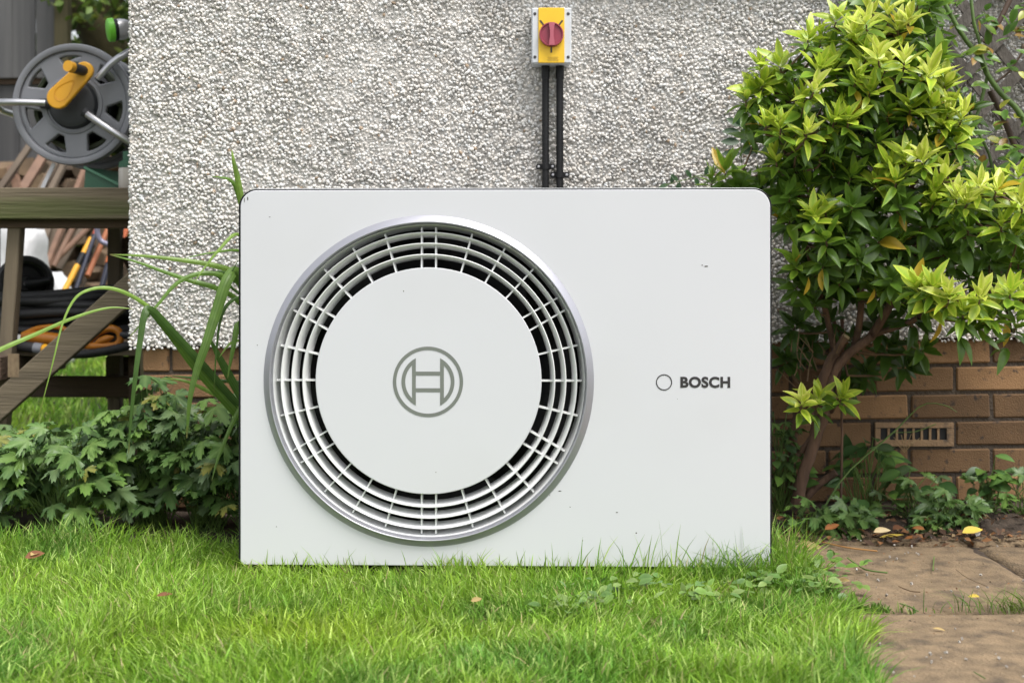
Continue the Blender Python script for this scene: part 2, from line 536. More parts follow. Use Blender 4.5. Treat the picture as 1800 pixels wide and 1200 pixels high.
q = np.array([[k, (k + 1) % 6, 6 + (k + 1) % 6, 6 + k] for k in range(6)]); t = np.array([[6 + k, 6 + (k + 1) % 6, 12] for k in range(6)])
quads = (base[:, None, :] + q[None]).reshape(-1, 4); tris = (base[:, None, :] + t[None]).reshape(-1, 3)
val = rng.normal(.70, .10, n).clip(.38, .86)
warm = rng.normal(0, .02, n)
stain = .90 + .10 * np.clip(vn(C[:, 0], C[:, 2], 3.0, 2) * 1.4, 0, 1)
val = val * stain
cc = np.stack([val * (1.01 + warm), val * (.975), val * (.925 - warm)], -1)
odd = rng.random(n) < .008
cc[odd] = np.array([.36, .27, .19])
drk = rng.random(n) < .02
cc[drk] *= .55
colr = np.repeat(cc, 13, 0)
me = np_mesh('pebbles', V.reshape(-1, 3), quads, tris, colr)
o = add('pebble_dash', me, M_PEB, house); o['kind'] = 'stuff'

# brick plinth
YB = YW + .022
pl = MB(); pl.box(((XC + .03 + XR) / 2, YB + .006 + .5, ZB / 2 - .05), (XR - XC - .03, 1.0, ZB + .098))
pl.v = [Vector((v.x, v.y, v.z + (slope(v.x) if v.z > .2 else 0))) for v in pl.v]
plinth = pl.build('brick_plinth', M_MORTAR, house)
BL, BH, JT, CP = .215, .0645, .0105, .0752
variants = []
def brick_mesh(L, seed):
    r = random.Random(seed)
    b = MB(); b.box((0, 0, 0), (L, .10, BH))
    me = b.mesh('brick')
    bm_ = bmesh.new(); bm_.from_mesh(me)
    for v in bm_.verts: v.co += Vector((r.uniform(-.0015, .0015), r.uniform(-.001, .001), r.uniform(-.0015, .0015)))
    bmesh.ops.bevel(bm_, geom=list(bm_.edges), offset=.004, segments=1, affect='EDGES')
    bm_.to_mesh(me); bm_.free()
    me.materials.append(M_BRICK)
    return me
full = [brick_mesh(BL, s) for s in range(5)]
AIR = None
ztop = ZB - .006
for c in range(7):
    zc = ztop - BH / 2 - c * CP
    # joints as read off the photograph: odd courses joint at x=1599 px, even ones at x=1679 px
    jx = (1599 - 900) / FPX * (YB + CAM_D) if c % 2 == 0 else (1679 - 900) / FPX * (YB + CAM_D)
    x = jx
    while x > XC + .05: x -= BL + JT
    x += JT / 2
    while x < XR - .1:
        x0, x1 = x, x + BL
        a0 = max(x0, XC + .028)
        if x1 - a0 > .03:
            is_air = (c == 3 and x0 < (1615 - 900) / FPX * (YB + CAM_D) < x1)
            if is_air:
                AIR = (x0, x1, zc)
            elif a0 > x0 + .001:
                place('brick', brick_mesh(x1 - a0, c + 50), Matrix.Translation(((a0 + x1) / 2, YB + .05, zc + slope(x1))) @ Matrix.Rotation(-.0105, 4, 'Y'), plinth)
            else:
                place('brick', random.choice(full), Matrix.Translation(((x0 + x1) / 2, YB + .05 + random.uniform(-.002, .002), zc + slope((x0 + x1) / 2))) @ Matrix.Rotation(-.0105, 4, 'Y'), plinth)
        x += BL + JT
# air brick with eight slots
x0, x1, zc = AIR
zc += slope(x0 + .1)
ab = MB()
cx = (x0 + x1) / 2; w = x1 - x0
yf = YB - .006
ab.box((cx, yf + .02, zc + BH / 2 - .007), (w, .04, .014)); ab.box((cx, yf + .02, zc - BH / 2 + .0085), (w, .04, .017))
ab.box((x0 + .007, yf + .02, zc), (.014, .0395, BH - .032)); ab.box((x1 - .0095, yf + .02, zc), (.019, .0395, BH - .032))
sx0, sx1 = x0 + .014, x1 - .019
for k in range(1, 8):
    xx = sx0 + (sx1 - sx0) * k / 8
    ab.box((xx, yf + .006, zc), (.0062, .008, BH - .032))
M_AIR = pm('air_brick_clay', (.30, .19, .10), (.22, .14, .08), 14, .85, bump=.4, bscale=150, c3=(.05, .045, .04), c3scale=20)
air = ab.build('air_brick', M_AIR, house)
dk = MB(); dk.box((cx, YB + .004, zc), (w - .01, .006, BH - .01)); dk.build('slot_shade_plate', M_DARK, air)  # near-black plate just behind the bars, colours in the shade of the slots
# sill above the frame
s = MB(); s.box((.70, YW + .01, 1.535), (1.55, .10, .085)); s.build('window_sill', pm('sill_stone', (.35, .31, .27), (.28, .25, .22), 12, .8, bump=.3), house, bevel=.006)

# ------------------------------------------------------------------ heat pump
UX = -.016
unit = thing('heat_pump', 'white outdoor heat pump unit with a round fan grille standing on the lawn', 'heat pump', (UX, 0, 0), rotz=R(-1.6))
ORIG[unit.name] = Vector()               # its parts are written in its own frame
def U(px, py): return ((px - 887) / 810.0, CAM_Z - (py - HORIZON) / 810.0)
x0, z1 = U(415.0, 330.0); x1, z0 = U(1356.0, 996.0)
gcx, gcz = U(752.5, 669.5)
GR = .3593
me = curve_mesh([rrect(x0, z0, x1, z1, (.012, .012, .042, .042)), circle(gcx, gcz, .345, 96, True)], .215, .003)
me.transform(Matrix.Translation((0, .226, 0)))
case = add('casing', smooth(me, 30), M_CASE, unit)
e = .0022
me = curve_mesh([rrect(x0 + e * .6, z0 + e * .3, x1 - e * .6, z1 - e * .8, (.011, .011, .040, .040)), circle(gcx, gcz, .346, 96, True)], .0035, 0)
me.transform(Matrix.Translation((0, .0085, 0)))
add('seal', me, M_BLACK, unit)
e = .0048
me = curve_mesh([rrect(x0 + e + .0014, z0 + e * .4, x1 - e - .0006, z1 - e, (.010, .010, .037, .037), 14), circle(gcx, gcz, .3470, 128, True)], .0026, .0014)
me.transform(Matrix.Translation((0, .0024, 0)))
panel = add('front_panel', smooth(me, 30), M_WHITE, unit)
b = MB(); b.lathe((gcx, 0, gcz), [(.3600, .001), (.3597, -.0006), (.3588, -.0016), (.3464, -.0112), (.3455, -.0118), (.3444, -.0118), (.3434, -.0108), (.3420, -.006), (.3412, 0), (.3410, .012), (.3440, .012)], 160, closed=True)
b.build('grille_ring', M_SILVER, unit, sm=60)
b = MB(); b.lathe((gcx, 0, gcz), [(.3405, .004), (.3385, .003), (.3300, .052), (.3385, .052)], 160, closed=True)
b.build('grille_sleeve', M_PLASTIC, unit, sm=40)
for fr in (262 / 810, 243 / 810, 223.5 / 810):
    b = MB(); b.lathe((gcx, 0, gcz), [(fr, .0045), (fr - .0016, .0030), (fr - .0032, .0042), (fr - .0075, .018), (fr - .0115, .042), (fr - .0085, .042), (fr - .0045, .018)], 160, closed=True)
    b.build('grille_louvre', M_PLASTIC, unit, sm=50)
r0, r1 = .2400, .3335
for ang0 in (90, 30, -30, -90, -150, 150):
    for a, off in ((0, -12.6 / 810), (0, 12.6 / 810), (-16.6, 0), (-30, 0), (-43.2, 0)):
        an = R(ang0 + a)
        dr = Vector((math.cos(an), 0, math.sin(an))); sd_ = Vector((-math.sin(an), 0, math.cos(an)))
        b = MB(); b.box((0, 0, 0), (r1 - r0, .026, .0034))
        me = b.mesh('spoke')
        M = Matrix.Translation(Vector((gcx, .025, gcz)) + dr * (r0 + r1) / 2 + sd_ * off) @ Matrix.Rotation(-an, 4, 'Y')
        place('grille_spoke', me, M, unit, M_PLASTIC)
me = curve_mesh([circle(gcx, gcz, .2462, 128)], .006, .0016); me.transform(Matrix.Translation((0, .0065, 0)))
disc = add('centre_disc', smooth(me, 30), M_WHITE, unit)
# fan behind the grille
b = MB(); b.lathe((gcx, 0, gcz), [(.336, .0535), (.336, .23), (.002, .23)], 72); b.build('fan_housing', M_DARK, unit, sm=40)
fan = MB(); fan.lathe((gcx, 0, gcz), [(.002, .075), (.085, .08), (.09, .15), (.002, .16)], 32)
fan = fan.build('fan', M_BLACK, unit, sm=40)
for k in range(5):
    pts = []
    bl = MB()
    nr, na = 7, 6
    for i in range(nr):
        rr = .085 + (.315 - .085) * i / (nr - 1)
        for j in range(na):
            a = R(72 * k + 8 * i) + R(46) * (j / (na - 1))
            bl.v.append((gcx + rr * math.cos(a), .09 + .055 * j / (na - 1), gcz + rr * math.sin(a)))
    for i in range(nr - 1):
        for j in range(na - 1):
            q_ = i * na + j
            bl.f.append((q_, q_ + 1, q_ + na + 1, q_ + na))
    bl.build('fan_blade', M_BLACK, fan, sm=60)
# emblem on the centre disc: ring and armature
def flat(name, V2, F, y, mat, parent, th=.0006):
    """flat decal with a little thickness, x,z outline faces"""
    m = MB(); m.v = [(x, y, z) for x, z in V2]; m.f = F
    me = m.mesh(name)
    bm_ = bmesh.new(); bm_.from_mesh(me)
    bmesh.ops.recalc_face_normals(bm_, faces=bm_.faces)
    if sum(f.normal.y for f in bm_.faces) > 0: bmesh.ops.reverse_faces(bm_, faces=bm_.faces)
    g = bmesh.ops.extrude_face_region(bm_, geom=list(bm_.faces))
    for v in [q for q in g['geom'] if isinstance(q, bmesh.types.BMVert)]: v.co.y -= th
    bm_.to_mesh(me); bm_.free()
    return add(name, me, mat, parent)
ex, ez = U(752, 671); sc6 = 1 / (6.667 * 810)
yd = .0004
V2, F = [], []
N_ = 96
for k in range(N_):
    a = 2 * math.pi * k / N_
    V2 += [(ex + 413 * sc6 * math.cos(a), ez + 413 * sc6 * math.sin(a)), (ex + 373 * sc6 * math.cos(a), ez + 373 * sc6 * math.sin(a))]
for k in range(N_):
    k2 = (k + 1) % N_
    F.append((2 * k, 2 * k2, 2 * k2 + 1, 2 * k + 1))
flat('emblem_ring', V2, F, yd, M_EMB, disc)
V2, F = [], []
for sgn in (1, -1):
    i0 = len(V2); n_ = 28
    ao, ai = math.acos(143 / 312), math.acos(187 / 268)
    for k in range(n_ + 1):
        u = -1 + 2 * k / n_
        V2.append((ex + sgn * 312 * sc6 * math.cos(u * ao), ez + 312 * sc6 * math.sin(u * ao)))
        V2.append((ex + sgn * 268 * sc6 * math.cos(u * ai), ez + 268 * sc6 * math.sin(u * ai)))
    for k in range(n_): F.append((i0 + 2 * k, i0 + 2 * k + 2, i0 + 2 * k + 3, i0 + 2 * k + 1))
    zt, zi = 312 * math.sin(ao), 268 * math.sin(ai)
    F.append((i0, i0 + 1, i0 + 2 * n_ + 1, i0 + 2 * n_))
for zz in (-97.5, 97.5):
    i0 = len(V2)
    for (dx, dz) in ((-143, -22.5), (143, -22.5), (143, 22.5), (-143, 22.5)):
        V2.append((ex + dx * sc6, ez + (zz + dz) * sc6))
    F.append((i0, i0 + 1, i0 + 2, i0 + 3))
flat('emblem_armature', V2, F, yd, M_EMB, disc)
# lettering and ring at the right
lx, lz = U(1166.5, 671)
V2, F = [], []
for k in range(64):
    a = 2 * math.pi * k / 64
    V2 += [(lx + 14.1 / 810 * math.cos(a), lz + 14.1 / 810 * math.sin(a)), (lx + 12.4 / 810 * math.cos(a), lz + 12.4 / 810 * math.sin(a))]
for k in range(64):
    k2 = (k + 1) % 64
    F.append((2 * k, 2 * k2, 2 * k2 + 1, 2 * k + 1))
flat('emblem_outline', V2, F, -.0004, M_PRINT, panel)
tx = bpy.data.curves.new('t', 'FONT'); tx.body = 'BOSCH'; tx.size = 1.0; tx.offset = .040; tx.space_character = 1.06; tx.extrude = .01; tx.resolution_u = 6
to = bpy.data.objects.new('t', tx); col.objects.link(to)
me = bpy.data.meshes.new_from_object(to.evaluated_get(bpy.context.evaluated_depsgraph_get()))
bpy.data.objects.remove(to)
co = np.array([v.co for v in me.vertices]); mn, mxx = co.min(0), co.max(0)
ta, tb = U(1195, 680.5), U(1282, 661)
sx_, sz_ = (tb[0] - ta[0]) / (mxx[0] - mn[0]), (tb[1] - ta[1]) / (mxx[1] - mn[1])
for v in me.vertices:
    v.co = Vector((ta[0] + (v.co.x - mn[0]) * sx_, -.0005 - (v.co.z) * .05, ta[1] + (v.co.y - mn[1]) * sz_))
me.materials.clear()
add('lettering', me, M_PRINT, panel)
# scuffs and specks
for (px, py, a, b_) in ((1240, 468, 4, 1), (1233, 466, 1.5, .8), (709, 512, 1, 1.6), (472, 381, 1.6, .6), (433, 348, 1, 4), (427, 352, .8, 5), (484, 927, 1, 1), (450, 607, .9, .9), (766, 830, 1, 1.2),
                        (984, 862, 3, 1), (1002, 890, 1, 1), (1084, 899, 2, .9), (1118, 935, 1.4, 1.3), (966, 870, .9, .9), (1190, 700, .7, .6), (559, 790, .9, .8), (1024, 949, .8, 1)):
    u, v = U(px, py)
    n_ = 7
    V2 = []
    for k in range(n_):
        an = 2 * math.pi * k / n_; j = random.uniform(.6, 1.2)
        V2.append((u + a / 810 * math.cos(an) * j, v + b_ / 810 * math.sin(an) * j))
    on_disc = (px - 752) ** 2 + (py - 670) ** 2 < 195 ** 2
    flat('scuff', V2, [tuple(range(n_))], yd if on_disc else -.0004, M_SPECK, disc if on_disc else panel, .0002)
for xx in (x0 + .16, x1 - .16):
    b = MB(); b.box((xx, .23, .02), (.07, .36, .05)); b.build('foot', M_BLACK, unit, bevel=.004)
b = MB(); b.box((0, .23, z0 + .006), (x1 - x0 - .03, .40, .010)); b.build('base_plate', M_DARK, unit)

# ------------------------------------------------------------------ isolator switch and conduits
DI = CAM_D + YW - .075
xa, za = P(934.5, 111.5, DI).x, P(934.5, 111.5, DI).z
xb, zb = P(1004.5, 14, DI).x, P(1004.5, 14, DI).z
yI = YW - .075
iso = thing('isolator_switch', 'grey and yellow electrical isolator box with a red rotary knob on the pebble dash', 'switch', ((xa + xb) / 2, YW, za))
w, h = xb - xa, zb - za
cx, cz = (xa + xb) / 2, (za + zb) / 2
b = MB(); b.box((cx, yI + .052, cz), (w * .985, .062, h * .985)); b.build('back_box', M_BOX, iso, bevel=.004)
b = MB(); b.box((cx, yI + .011, cz), (w, .0215, h)); lid = b.build('lid', M_BOX, iso, bevel=.003)
b = MB(); b.box((cx - w * .005, yI - .0015, cz), (w * .655, .005, h * .992)); b.build('label_plate', M_YELLOW, iso, bevel=.0012)
for sx_ in (-1, 1):
    for sz_ in (-1, 1):
        b = MB(); b.lathe((cx + sx_ * w * .418, yI, cz + sz_ * h * .39), [(.0005, -.0006), (.0042, -.0006), (.0042, .004)], 16); b.build('screw', M_PRINT, iso, sm=30)
kx, kz = P(969, 62, DI).x, P(969, 62, DI).z
b = MB(); b.lathe((kx, yI, kz), [(.001, -.012), (.0275, -.012), (.0290, -.0165), (.0315, -.0165), (.0325, -.0135), (.0325, -.003)], 48); knob = b.build('rotary_knob', M_RED, iso, sm=35)
b = MB()
for (za_, zb_, wa, wb) in ((-.030, -.008, .0085, .0048), (-.008, .008, .0048, .0048), (.008, .030, .0048, .0085)):
    i0 = len(b.v)
    for y_ in (yI - .024, yI - .0115):
        b.v += [(kx + .001 - wa, y_, kz + za_), (kx + .001 + wa, y_, kz + za_), (kx + .001 + wb, y_, kz + zb_), (kx + .001 - wb, y_, kz + zb_)]
    b.f += [(i0, i0 + 1, i0 + 2, i0 + 3), (i0 + 4, i0 + 7, i0 + 6, i0 + 5), (i0, i0 + 4, i0 + 5, i0 + 1), (i0 + 1, i0 + 5, i0 + 6, i0 + 2), (i0 + 2, i0 + 6, i0 + 7, i0 + 3), (i0 + 3, i0 + 7, i0 + 4, i0)]
b.build('knob_grip', pm('knob_grip_red', (.42, .10, .14), (.38, .09, .12), 12, .45), knob)
for (ang, r_) in ((128, .0415), (52, .0415), (270, .040)):
    a = R(ang); c_ = Vector((kx + r_ * math.cos(a), yI - .0045, kz + r_ * math.sin(a)))
    b = MB(); b.bar(c_ - Vector((math.cos(a), 0, math.sin(a))) * .0075, c_ + Vector((math.cos(a), 0, math.sin(a))) * .0075, .0042, .0012); b.build('position_mark', M_PRINT, iso)
for k, (dz, ww) in enumerate(((-.058, .026), (-.0605, .03), (-.063, .024), (-.0655, .034), (-.068, .028))):
    b = MB(); b.box((cx + .004, yI - .0043, cz + dz), (ww, .0006, .0009)); b.build('small_print', pm('print_faint', (.45, .30, .03), (.5, .33, .03), 20, .6), iso)
for i_, (px, clip_y, lab) in enumerate(((959, 293, 'left of two black conduits below the isolator, with the higher saddle clip'), (984, 307.5, 'right of two black conduits below the isolator, with the lower saddle clip'))):
    d_ = CAM_D + YW - .02
    p = P(px, 200, d_)
    con = thing('conduit', lab, 'conduit', (p.x, YW - .02, .15), 'conduits below the isolator')
    b = MB(); b.tube([(p.x, YW - .02, .12), (p.x, YW - .02, za + .004)], .0098, 16); b.build('pipe', M_BLACK, con, sm=40)
    b = MB(); b.tube([(p.x, YW - .02, za - .034), (p.x, YW - .02, za + .001)], .0114, 16); b.build('coupler', M_BLACK, con, sm=40)
    zc = P(px, clip_y, d_).z
    b = MB(); b.tube([(p.x, YW - .02, zc - .0075), (p.x, YW - .02, zc + .0075)], .0125, 16)
    b.box((p.x, YW - .016, zc), (.048, .008, .015))
    cl = b.build('saddle_clip', M_BLACK, con, sm=40)
    for s_ in (-1, 1):
        b = MB(); b.lathe((p.x + s_ * .0188, YW - .0205, zc), [(.0003, -.0045), (.003, -.004), (.0042, -.0015), (.0042, .002)], 12); b.build('screw', M_METAL, cl, sm=40)
        b = MB(); b.lathe((p.x + s_ * .0188, YW - .0195, zc), [(.0003, -.001), (.0078, -.001), (.0078, .008)], 14); b.build('clip_ear', M_BLACK, cl, sm=40)

# ------------------------------------------------------------------ leaf meshes
def leaf_mesh(name, L, W, fold, curl, cmid, cedge, mat, n=5, twist=0.0, point=1.0, seed=0):
    """lance-shaped leaf along +Y, upper face +Z"""
    r = random.Random(seed)
    V, C_ = [], []
    for i in range(n + 1):
        t = i / n
        wv = W * .5 * (math.sin(math.pi * min(1, t ** .85 * .97 + .03)) ** .8) * (1 if t < .98 else 0.0)
        if i == 0: wv = W * .05
        y = L * t
        z = -curl * L * t * t + fold * 0
        a = twist * t
        for s_ in (-1, 0, 1):
            x = s_ * wv
            zz = z + (abs(s_) * wv * fold)
            V.append((x * math.cos(a), y, zz + x * math.sin(a) + r.uniform(-.0006, .0006)))
            c = cmid if s_ == 0 else cedge
            C_.append(c)
    Q = []
    for i in range(n):
        for k in range(2):
            a_ = i * 3 + k
            Q.append((a_, a_ + 1, a_ + 4, a_ + 3))
    me = np_mesh(name, V, quads=np.array(Q), colr=np.array(C_))
    me.materials.append(mat)
    return me

def mesh_arrays(me):
    V = np.empty(len(me.vertices) * 3, np.float32); me.vertices.foreach_get('co', V)
    Cc = np.empty(len(me.vertices) * 4, np.float32); me.attributes['Col'].data.foreach_get('color', Cc)
    F = [tuple(p.vertices) for p in me.polygons]
    Q = np.array([f for f in F if len(f) == 4], np.int32).reshape(-1, 4)
    T = np.array([f for f in F if len(f) == 3], np.int32).reshape(-1, 3)
    return V.reshape(-1, 3), Cc.reshape(-1, 4)[:, :3], Q, T
_AC = {}
def join_leaves(name, items, mat, parent):
    """items: (mesh, world matrix) joined into one mesh"""
    Vs, Cs, Qs, Ts, o_ = [], [], [], [], 0
    for me, M in items:
        if me.name not in _AC: _AC[me.name] = mesh_arrays(me)
        V, Cc, Q, T = _AC[me.name]
        A = np.array(M, np.float32)
        Vs.append(V @ A[:3, :3].T + A[:3, 3]); Cs.append(Cc * random.uniform(.8, 1.2))
        Qs.append(Q + o_); Ts.append(T + o_); o_ += len(V)
    me = np_mesh(name, np.concatenate(Vs), np.concatenate(Qs), np.concatenate(Ts), np.concatenate(Cs))
    o = add(name, me, mat, parent)
    return o

def frame(pos, direction, upv=Vector((0, 0, 1)), roll=0.0, s=1.0):
    """matrix with +Y along direction and +Z near upv"""
    y = Vector(direction).normalized()
    u = Vector(upv)
    if abs(y.dot(u.normalized())) > .97: u = Vector((.3, -.9, .1))
    x = y.cross(u).normalized()
    z = x.cross(y).normalized()
    M = Matrix((x, y, z)).transposed().to_4x4()
    M = Matrix.Translation(pos) @ M @ Matrix.Rotation(roll, 4, 'Y') @ Matrix.Scale(s, 4)
    return M

# ------------------------------------------------------------------ big shrub on the right
def mix(a, b, t): return tuple(a[k] * (1 - t) + b[k] * t for k in range(3))
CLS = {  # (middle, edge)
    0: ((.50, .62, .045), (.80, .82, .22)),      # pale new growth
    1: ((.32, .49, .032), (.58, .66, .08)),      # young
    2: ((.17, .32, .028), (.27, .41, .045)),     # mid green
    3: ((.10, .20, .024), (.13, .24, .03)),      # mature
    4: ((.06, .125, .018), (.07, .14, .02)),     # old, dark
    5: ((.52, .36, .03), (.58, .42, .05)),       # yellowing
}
LM = {}
for c, (cm, ce) in CLS.items():
    LM[c] = [leaf_mesh('shrub_leaf_%d_%d' % (c, k), 1.0, random.uniform(.29, .42), random.uniform(.1, .7), random.uniform(-.12, .55) if c != 0 else random.uniform(-.15, .35), cm, ce, M_LEAF, twist=random.uniform(-.7, .7), seed=c * 10 + k) for k in range(9)]

shrub_base = P(1405, 868, 3.74)
shrub = thing('shrub', 'tall evergreen shrub with yellow green new leaves right of the heat pump', 'shrub', shrub_base)
def br(pts, d0, d1, n=10):
    m = len(pts)
    return bez([P(px, py, d0 + (d1 - d0) * k / (m - 1)) for k, (px, py) in enumerate(pts)], n)
skel = []
def limb(pts, d0, d1, r0, r1, name='branch', mat=None, n=14, sides=9):
    c = br(pts, d0, d1, n)
    m = MB(); m.tube([p + Vector((random.uniform(-1, 1), random.uniform(-1, 1), 0)) * r0 * .12 for p in c], [r0 + (r1 - r0) * k / n for k in range(n + 1)], sides)
    o = m.build(name, mat or M_BARK, shrub, sm=60)
    skel.extend([(p, r0 + (r1 - r0) * k / n) for k, p in enumerate(c)])
    return o
limb([(1400, 885), (1412, 835), (1432, 780), (1450, 720), (1462, 660), (1492, 622), (1532, 592)], 3.72, 3.64, .017, .011, 'trunk', n=20, sides=12)
limb([(1440, 742), (1438, 700), (1452, 650), (1470, 615), (1488, 591)], 3.70, 3.62, .015, .0095, 'cut_stem')
e0, e1 = P(1486, 593, 3.62), P(1488.5, 589.5, 3.62)
m = MB(); m.tube([e0, e1], .0098, 12); m.build('cut_end', pm('cut_wood', (.42, .33, .2), (.34, .26, .16), 60, .8), shrub)
limb([(1388, 880), (1392, 790), (1402, 730), (1418, 690)], 3.78, 3.74, .014, .009)
limb([(1402, 800), (1425, 770), (1430, 735)], 3.72, 3.68, .009, .006)
limb([(1405, 885), (1440, 850), (1470, 830)], 3.76, 3.70, .012, .009)
limb([(1500, 618), (1512, 560), (1512, 490), (1500, 410), (1480, 310), (1470, 210)], 3.68, 3.48, .010, .004)
limb([(1532, 592), (1560, 545), (1590, 470), (1612, 430), (1660, 415), (1730, 400)], 3.66, 3.42, .012, .004)
limb([(1536, 588), (1590, 570), (1640, 545), (1690, 530), (1760, 520)], 3.66, 3.40, .008, .004)
limb([(1590, 470), (1580, 380), (1590, 280), (1580, 160), (1570, 60)], 3.60, 3.45, .010, .003)
limb([(1470, 640), (1455, 560), (1430, 480), (1415, 420), (1400, 330), (1370, 240)], 3.70, 3.46, .009, .003)
limb([(1440, 500), (1400, 430), (1350, 360), (1300, 310)], 3.64, 3.66, .007, .003)
limb([(1500, 420), (1450, 300), (1400, 200), (1350, 150)], 3.58, 3.46, .006, .003)
limb([(1585, 350), (1640, 280), (1680, 220)], 3.54, 3.48, .006, .003)
limb([(1612, 430), (1670, 370), (1720, 330), (1790, 360)], 3.52, 3.36, .007, .003)
limb([(1438, 745), (1420, 715), (1412, 700)], 3.68, 3.55, .005, .003)
limb([(1462, 725), (1475, 700), (1478, 690)], 3.68, 3.56, .004, .003)
limb([(1478, 892), (1480, 780), (1479, 715)], 3.72, 3.66, .0035, .003, 'twig')
limb([(1480, 560), (1482, 620), (1490, 660)], 3.72, 3.72, .005, .003)
limb([(1455, 540), (1475, 590), (1478, 640), (1470, 690)], 3.75, 3.76, .006, .004)

seeds = [  # px, py, depth, class
    (1523, 30, 3.36, 0), (1597, 28, 3.38, 0), (1560, 12, 3.44, 0), (1470, 25, 3.45, 1), (1420, 58, 3.42, 1), (1372, 105, 3.44, 1), (1545, 92, 3.30, 0), (1590, 98, 3.31, 0), (1440, 110, 3.38, 1), (1505, 130, 3.33, 1),
    (1632, 122, 3.36, 0), (1430, 148, 3.34, 0), (1340, 138, 3.44, 1), (1312, 162, 3.45, 1), (1372, 212, 3.36, 1), (1418, 222, 3.34, 0), (1490, 200, 3.33, 1), (1690, 196, 3.36, 0), (1655, 212, 3.38, 1), (1622, 272, 3.33, 0),
    (1722, 318, 3.28, 0), (1700, 345, 3.28, 0), (1592, 270, 3.36, 1), (1575, 308, 3.34, 1), (1795, 350, 3.28, 0), (1760, 385, 3.30, 1), (1275, 290, 3.62, 2), (1252, 306, 3.66, 2), (1335, 318, 3.58, 2), (1300, 322, 3.62, 3),
    (1495, 300, 3.42, 2), (1580, 352, 3.36, 3), (1430, 372, 3.40, 1), (1497, 352, 3.40, 3), (1545, 410, 3.40, 3), (1702, 392, 3.32, 2), (1400, 455, 3.46, 2), (1446, 455, 3.44, 3), (1475, 482, 3.46, 3), (1540, 500, 3.48, 2),
    (1585, 412, 3.40, 2), (1452, 410, 3.40, 2), (1640, 496, 3.30, 1), (1668, 512, 3.27, 0), (1722, 512, 3.27, 0), (1775, 505, 3.28, 1), (1692, 540, 3.29, 1), (1740, 548, 3.31, 2), (1640, 345, 3.36, 1), (1660, 300, 3.36, 0),
    (1388, 375, 3.50, 2), (1420, 320, 3.48, 2), (1375, 285, 3.50, 3), (1440, 265, 3.40, 2), (1400, 255, 3.42, 1), (1540, 240, 3.40, 2), (1520, 270, 3.44, 3), (1470, 250, 3.46, 3), (1600, 180, 3.38, 1), (1560, 190, 3.40, 2),
    (1480, 155, 3.42, 2), (1390, 160, 3.46, 2), (1350, 205, 3.48, 2), (1650, 160, 3.42, 1), (1410, 698, 3.52, 0), (1478, 688, 3.54, 1), (1438, 692, 3.56, 1), (1620, 385, 3.40, 3), (1660, 430, 3.42, 3), (1740, 440, 3.42, 3), (1790, 450, 3.38, 2),
    (1575, 470, 3.52, 3), (1610, 550, 3.60, 4), (1620, 600, 3.68, 3), (1560, 600, 3.72, 4), (1520, 645, 3.76, 4), (1590, 630, 3.76, 4), (1455, 555, 3.72, 4), (1398, 560, 3.72, 4), (1382, 620, 3.75, 4), (1500, 585, 3.76, 4), (1420, 600, 3.77, 4), (1545, 560, 3.70, 4), (1480, 660, 3.78, 4), (1430, 520, 3.56, 3), (1790, 300, 3.40, 1), (1510, 75, 3.42, 1), (1460, 75, 3.46, 2), (1785, 560, 3.34, 2), (1830, 500, 3.32, 1), (1840, 400, 3.34, 1), (1840, 330, 3.38, 0)]
r_ = random.Random(4)
for (px, py, d_, c) in list(seeds):
    if c < 2 and py < 600:
        seeds.append((px + r_.choice((-1, 1)) * r_.uniform(18, 38), py + r_.uniform(-12, 30), d_ + r_.uniform(.0, .07), r_.choice((c, 1))))
poly_rows = [(0, 1500, 1640), (60, 1430, 1650), (120, 1360, 1660), (180, 1320, 1700), (240, 1370, 1690), (300, 1300, 1740), (340, 1380, 1830), (420, 1380, 1830), (470, 1390, 1600)]
ros = list(seeds)
r_ = random.Random(11)
tries = 0
while len(ros) < 300 and tries < 6000:
    tries += 1
    py = r_.uniform(-20, 505)
    i = max(k for k in range(len(poly_rows)) if poly_rows[k][0] <= max(py, 0))
    px = r_.uniform(poly_rows[i][1], poly_rows[i][2])
    d_ = r_.uniform(3.40, 3.74)
    if any((px - q[0]) ** 2 + (py - q[1]) ** 2 + ((d_ - q[2]) * 500) ** 2 < 36 ** 2 for q in ros): continue
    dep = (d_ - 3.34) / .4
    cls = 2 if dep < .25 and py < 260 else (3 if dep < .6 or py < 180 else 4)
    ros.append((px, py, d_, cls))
tw = MB()
leaves = []
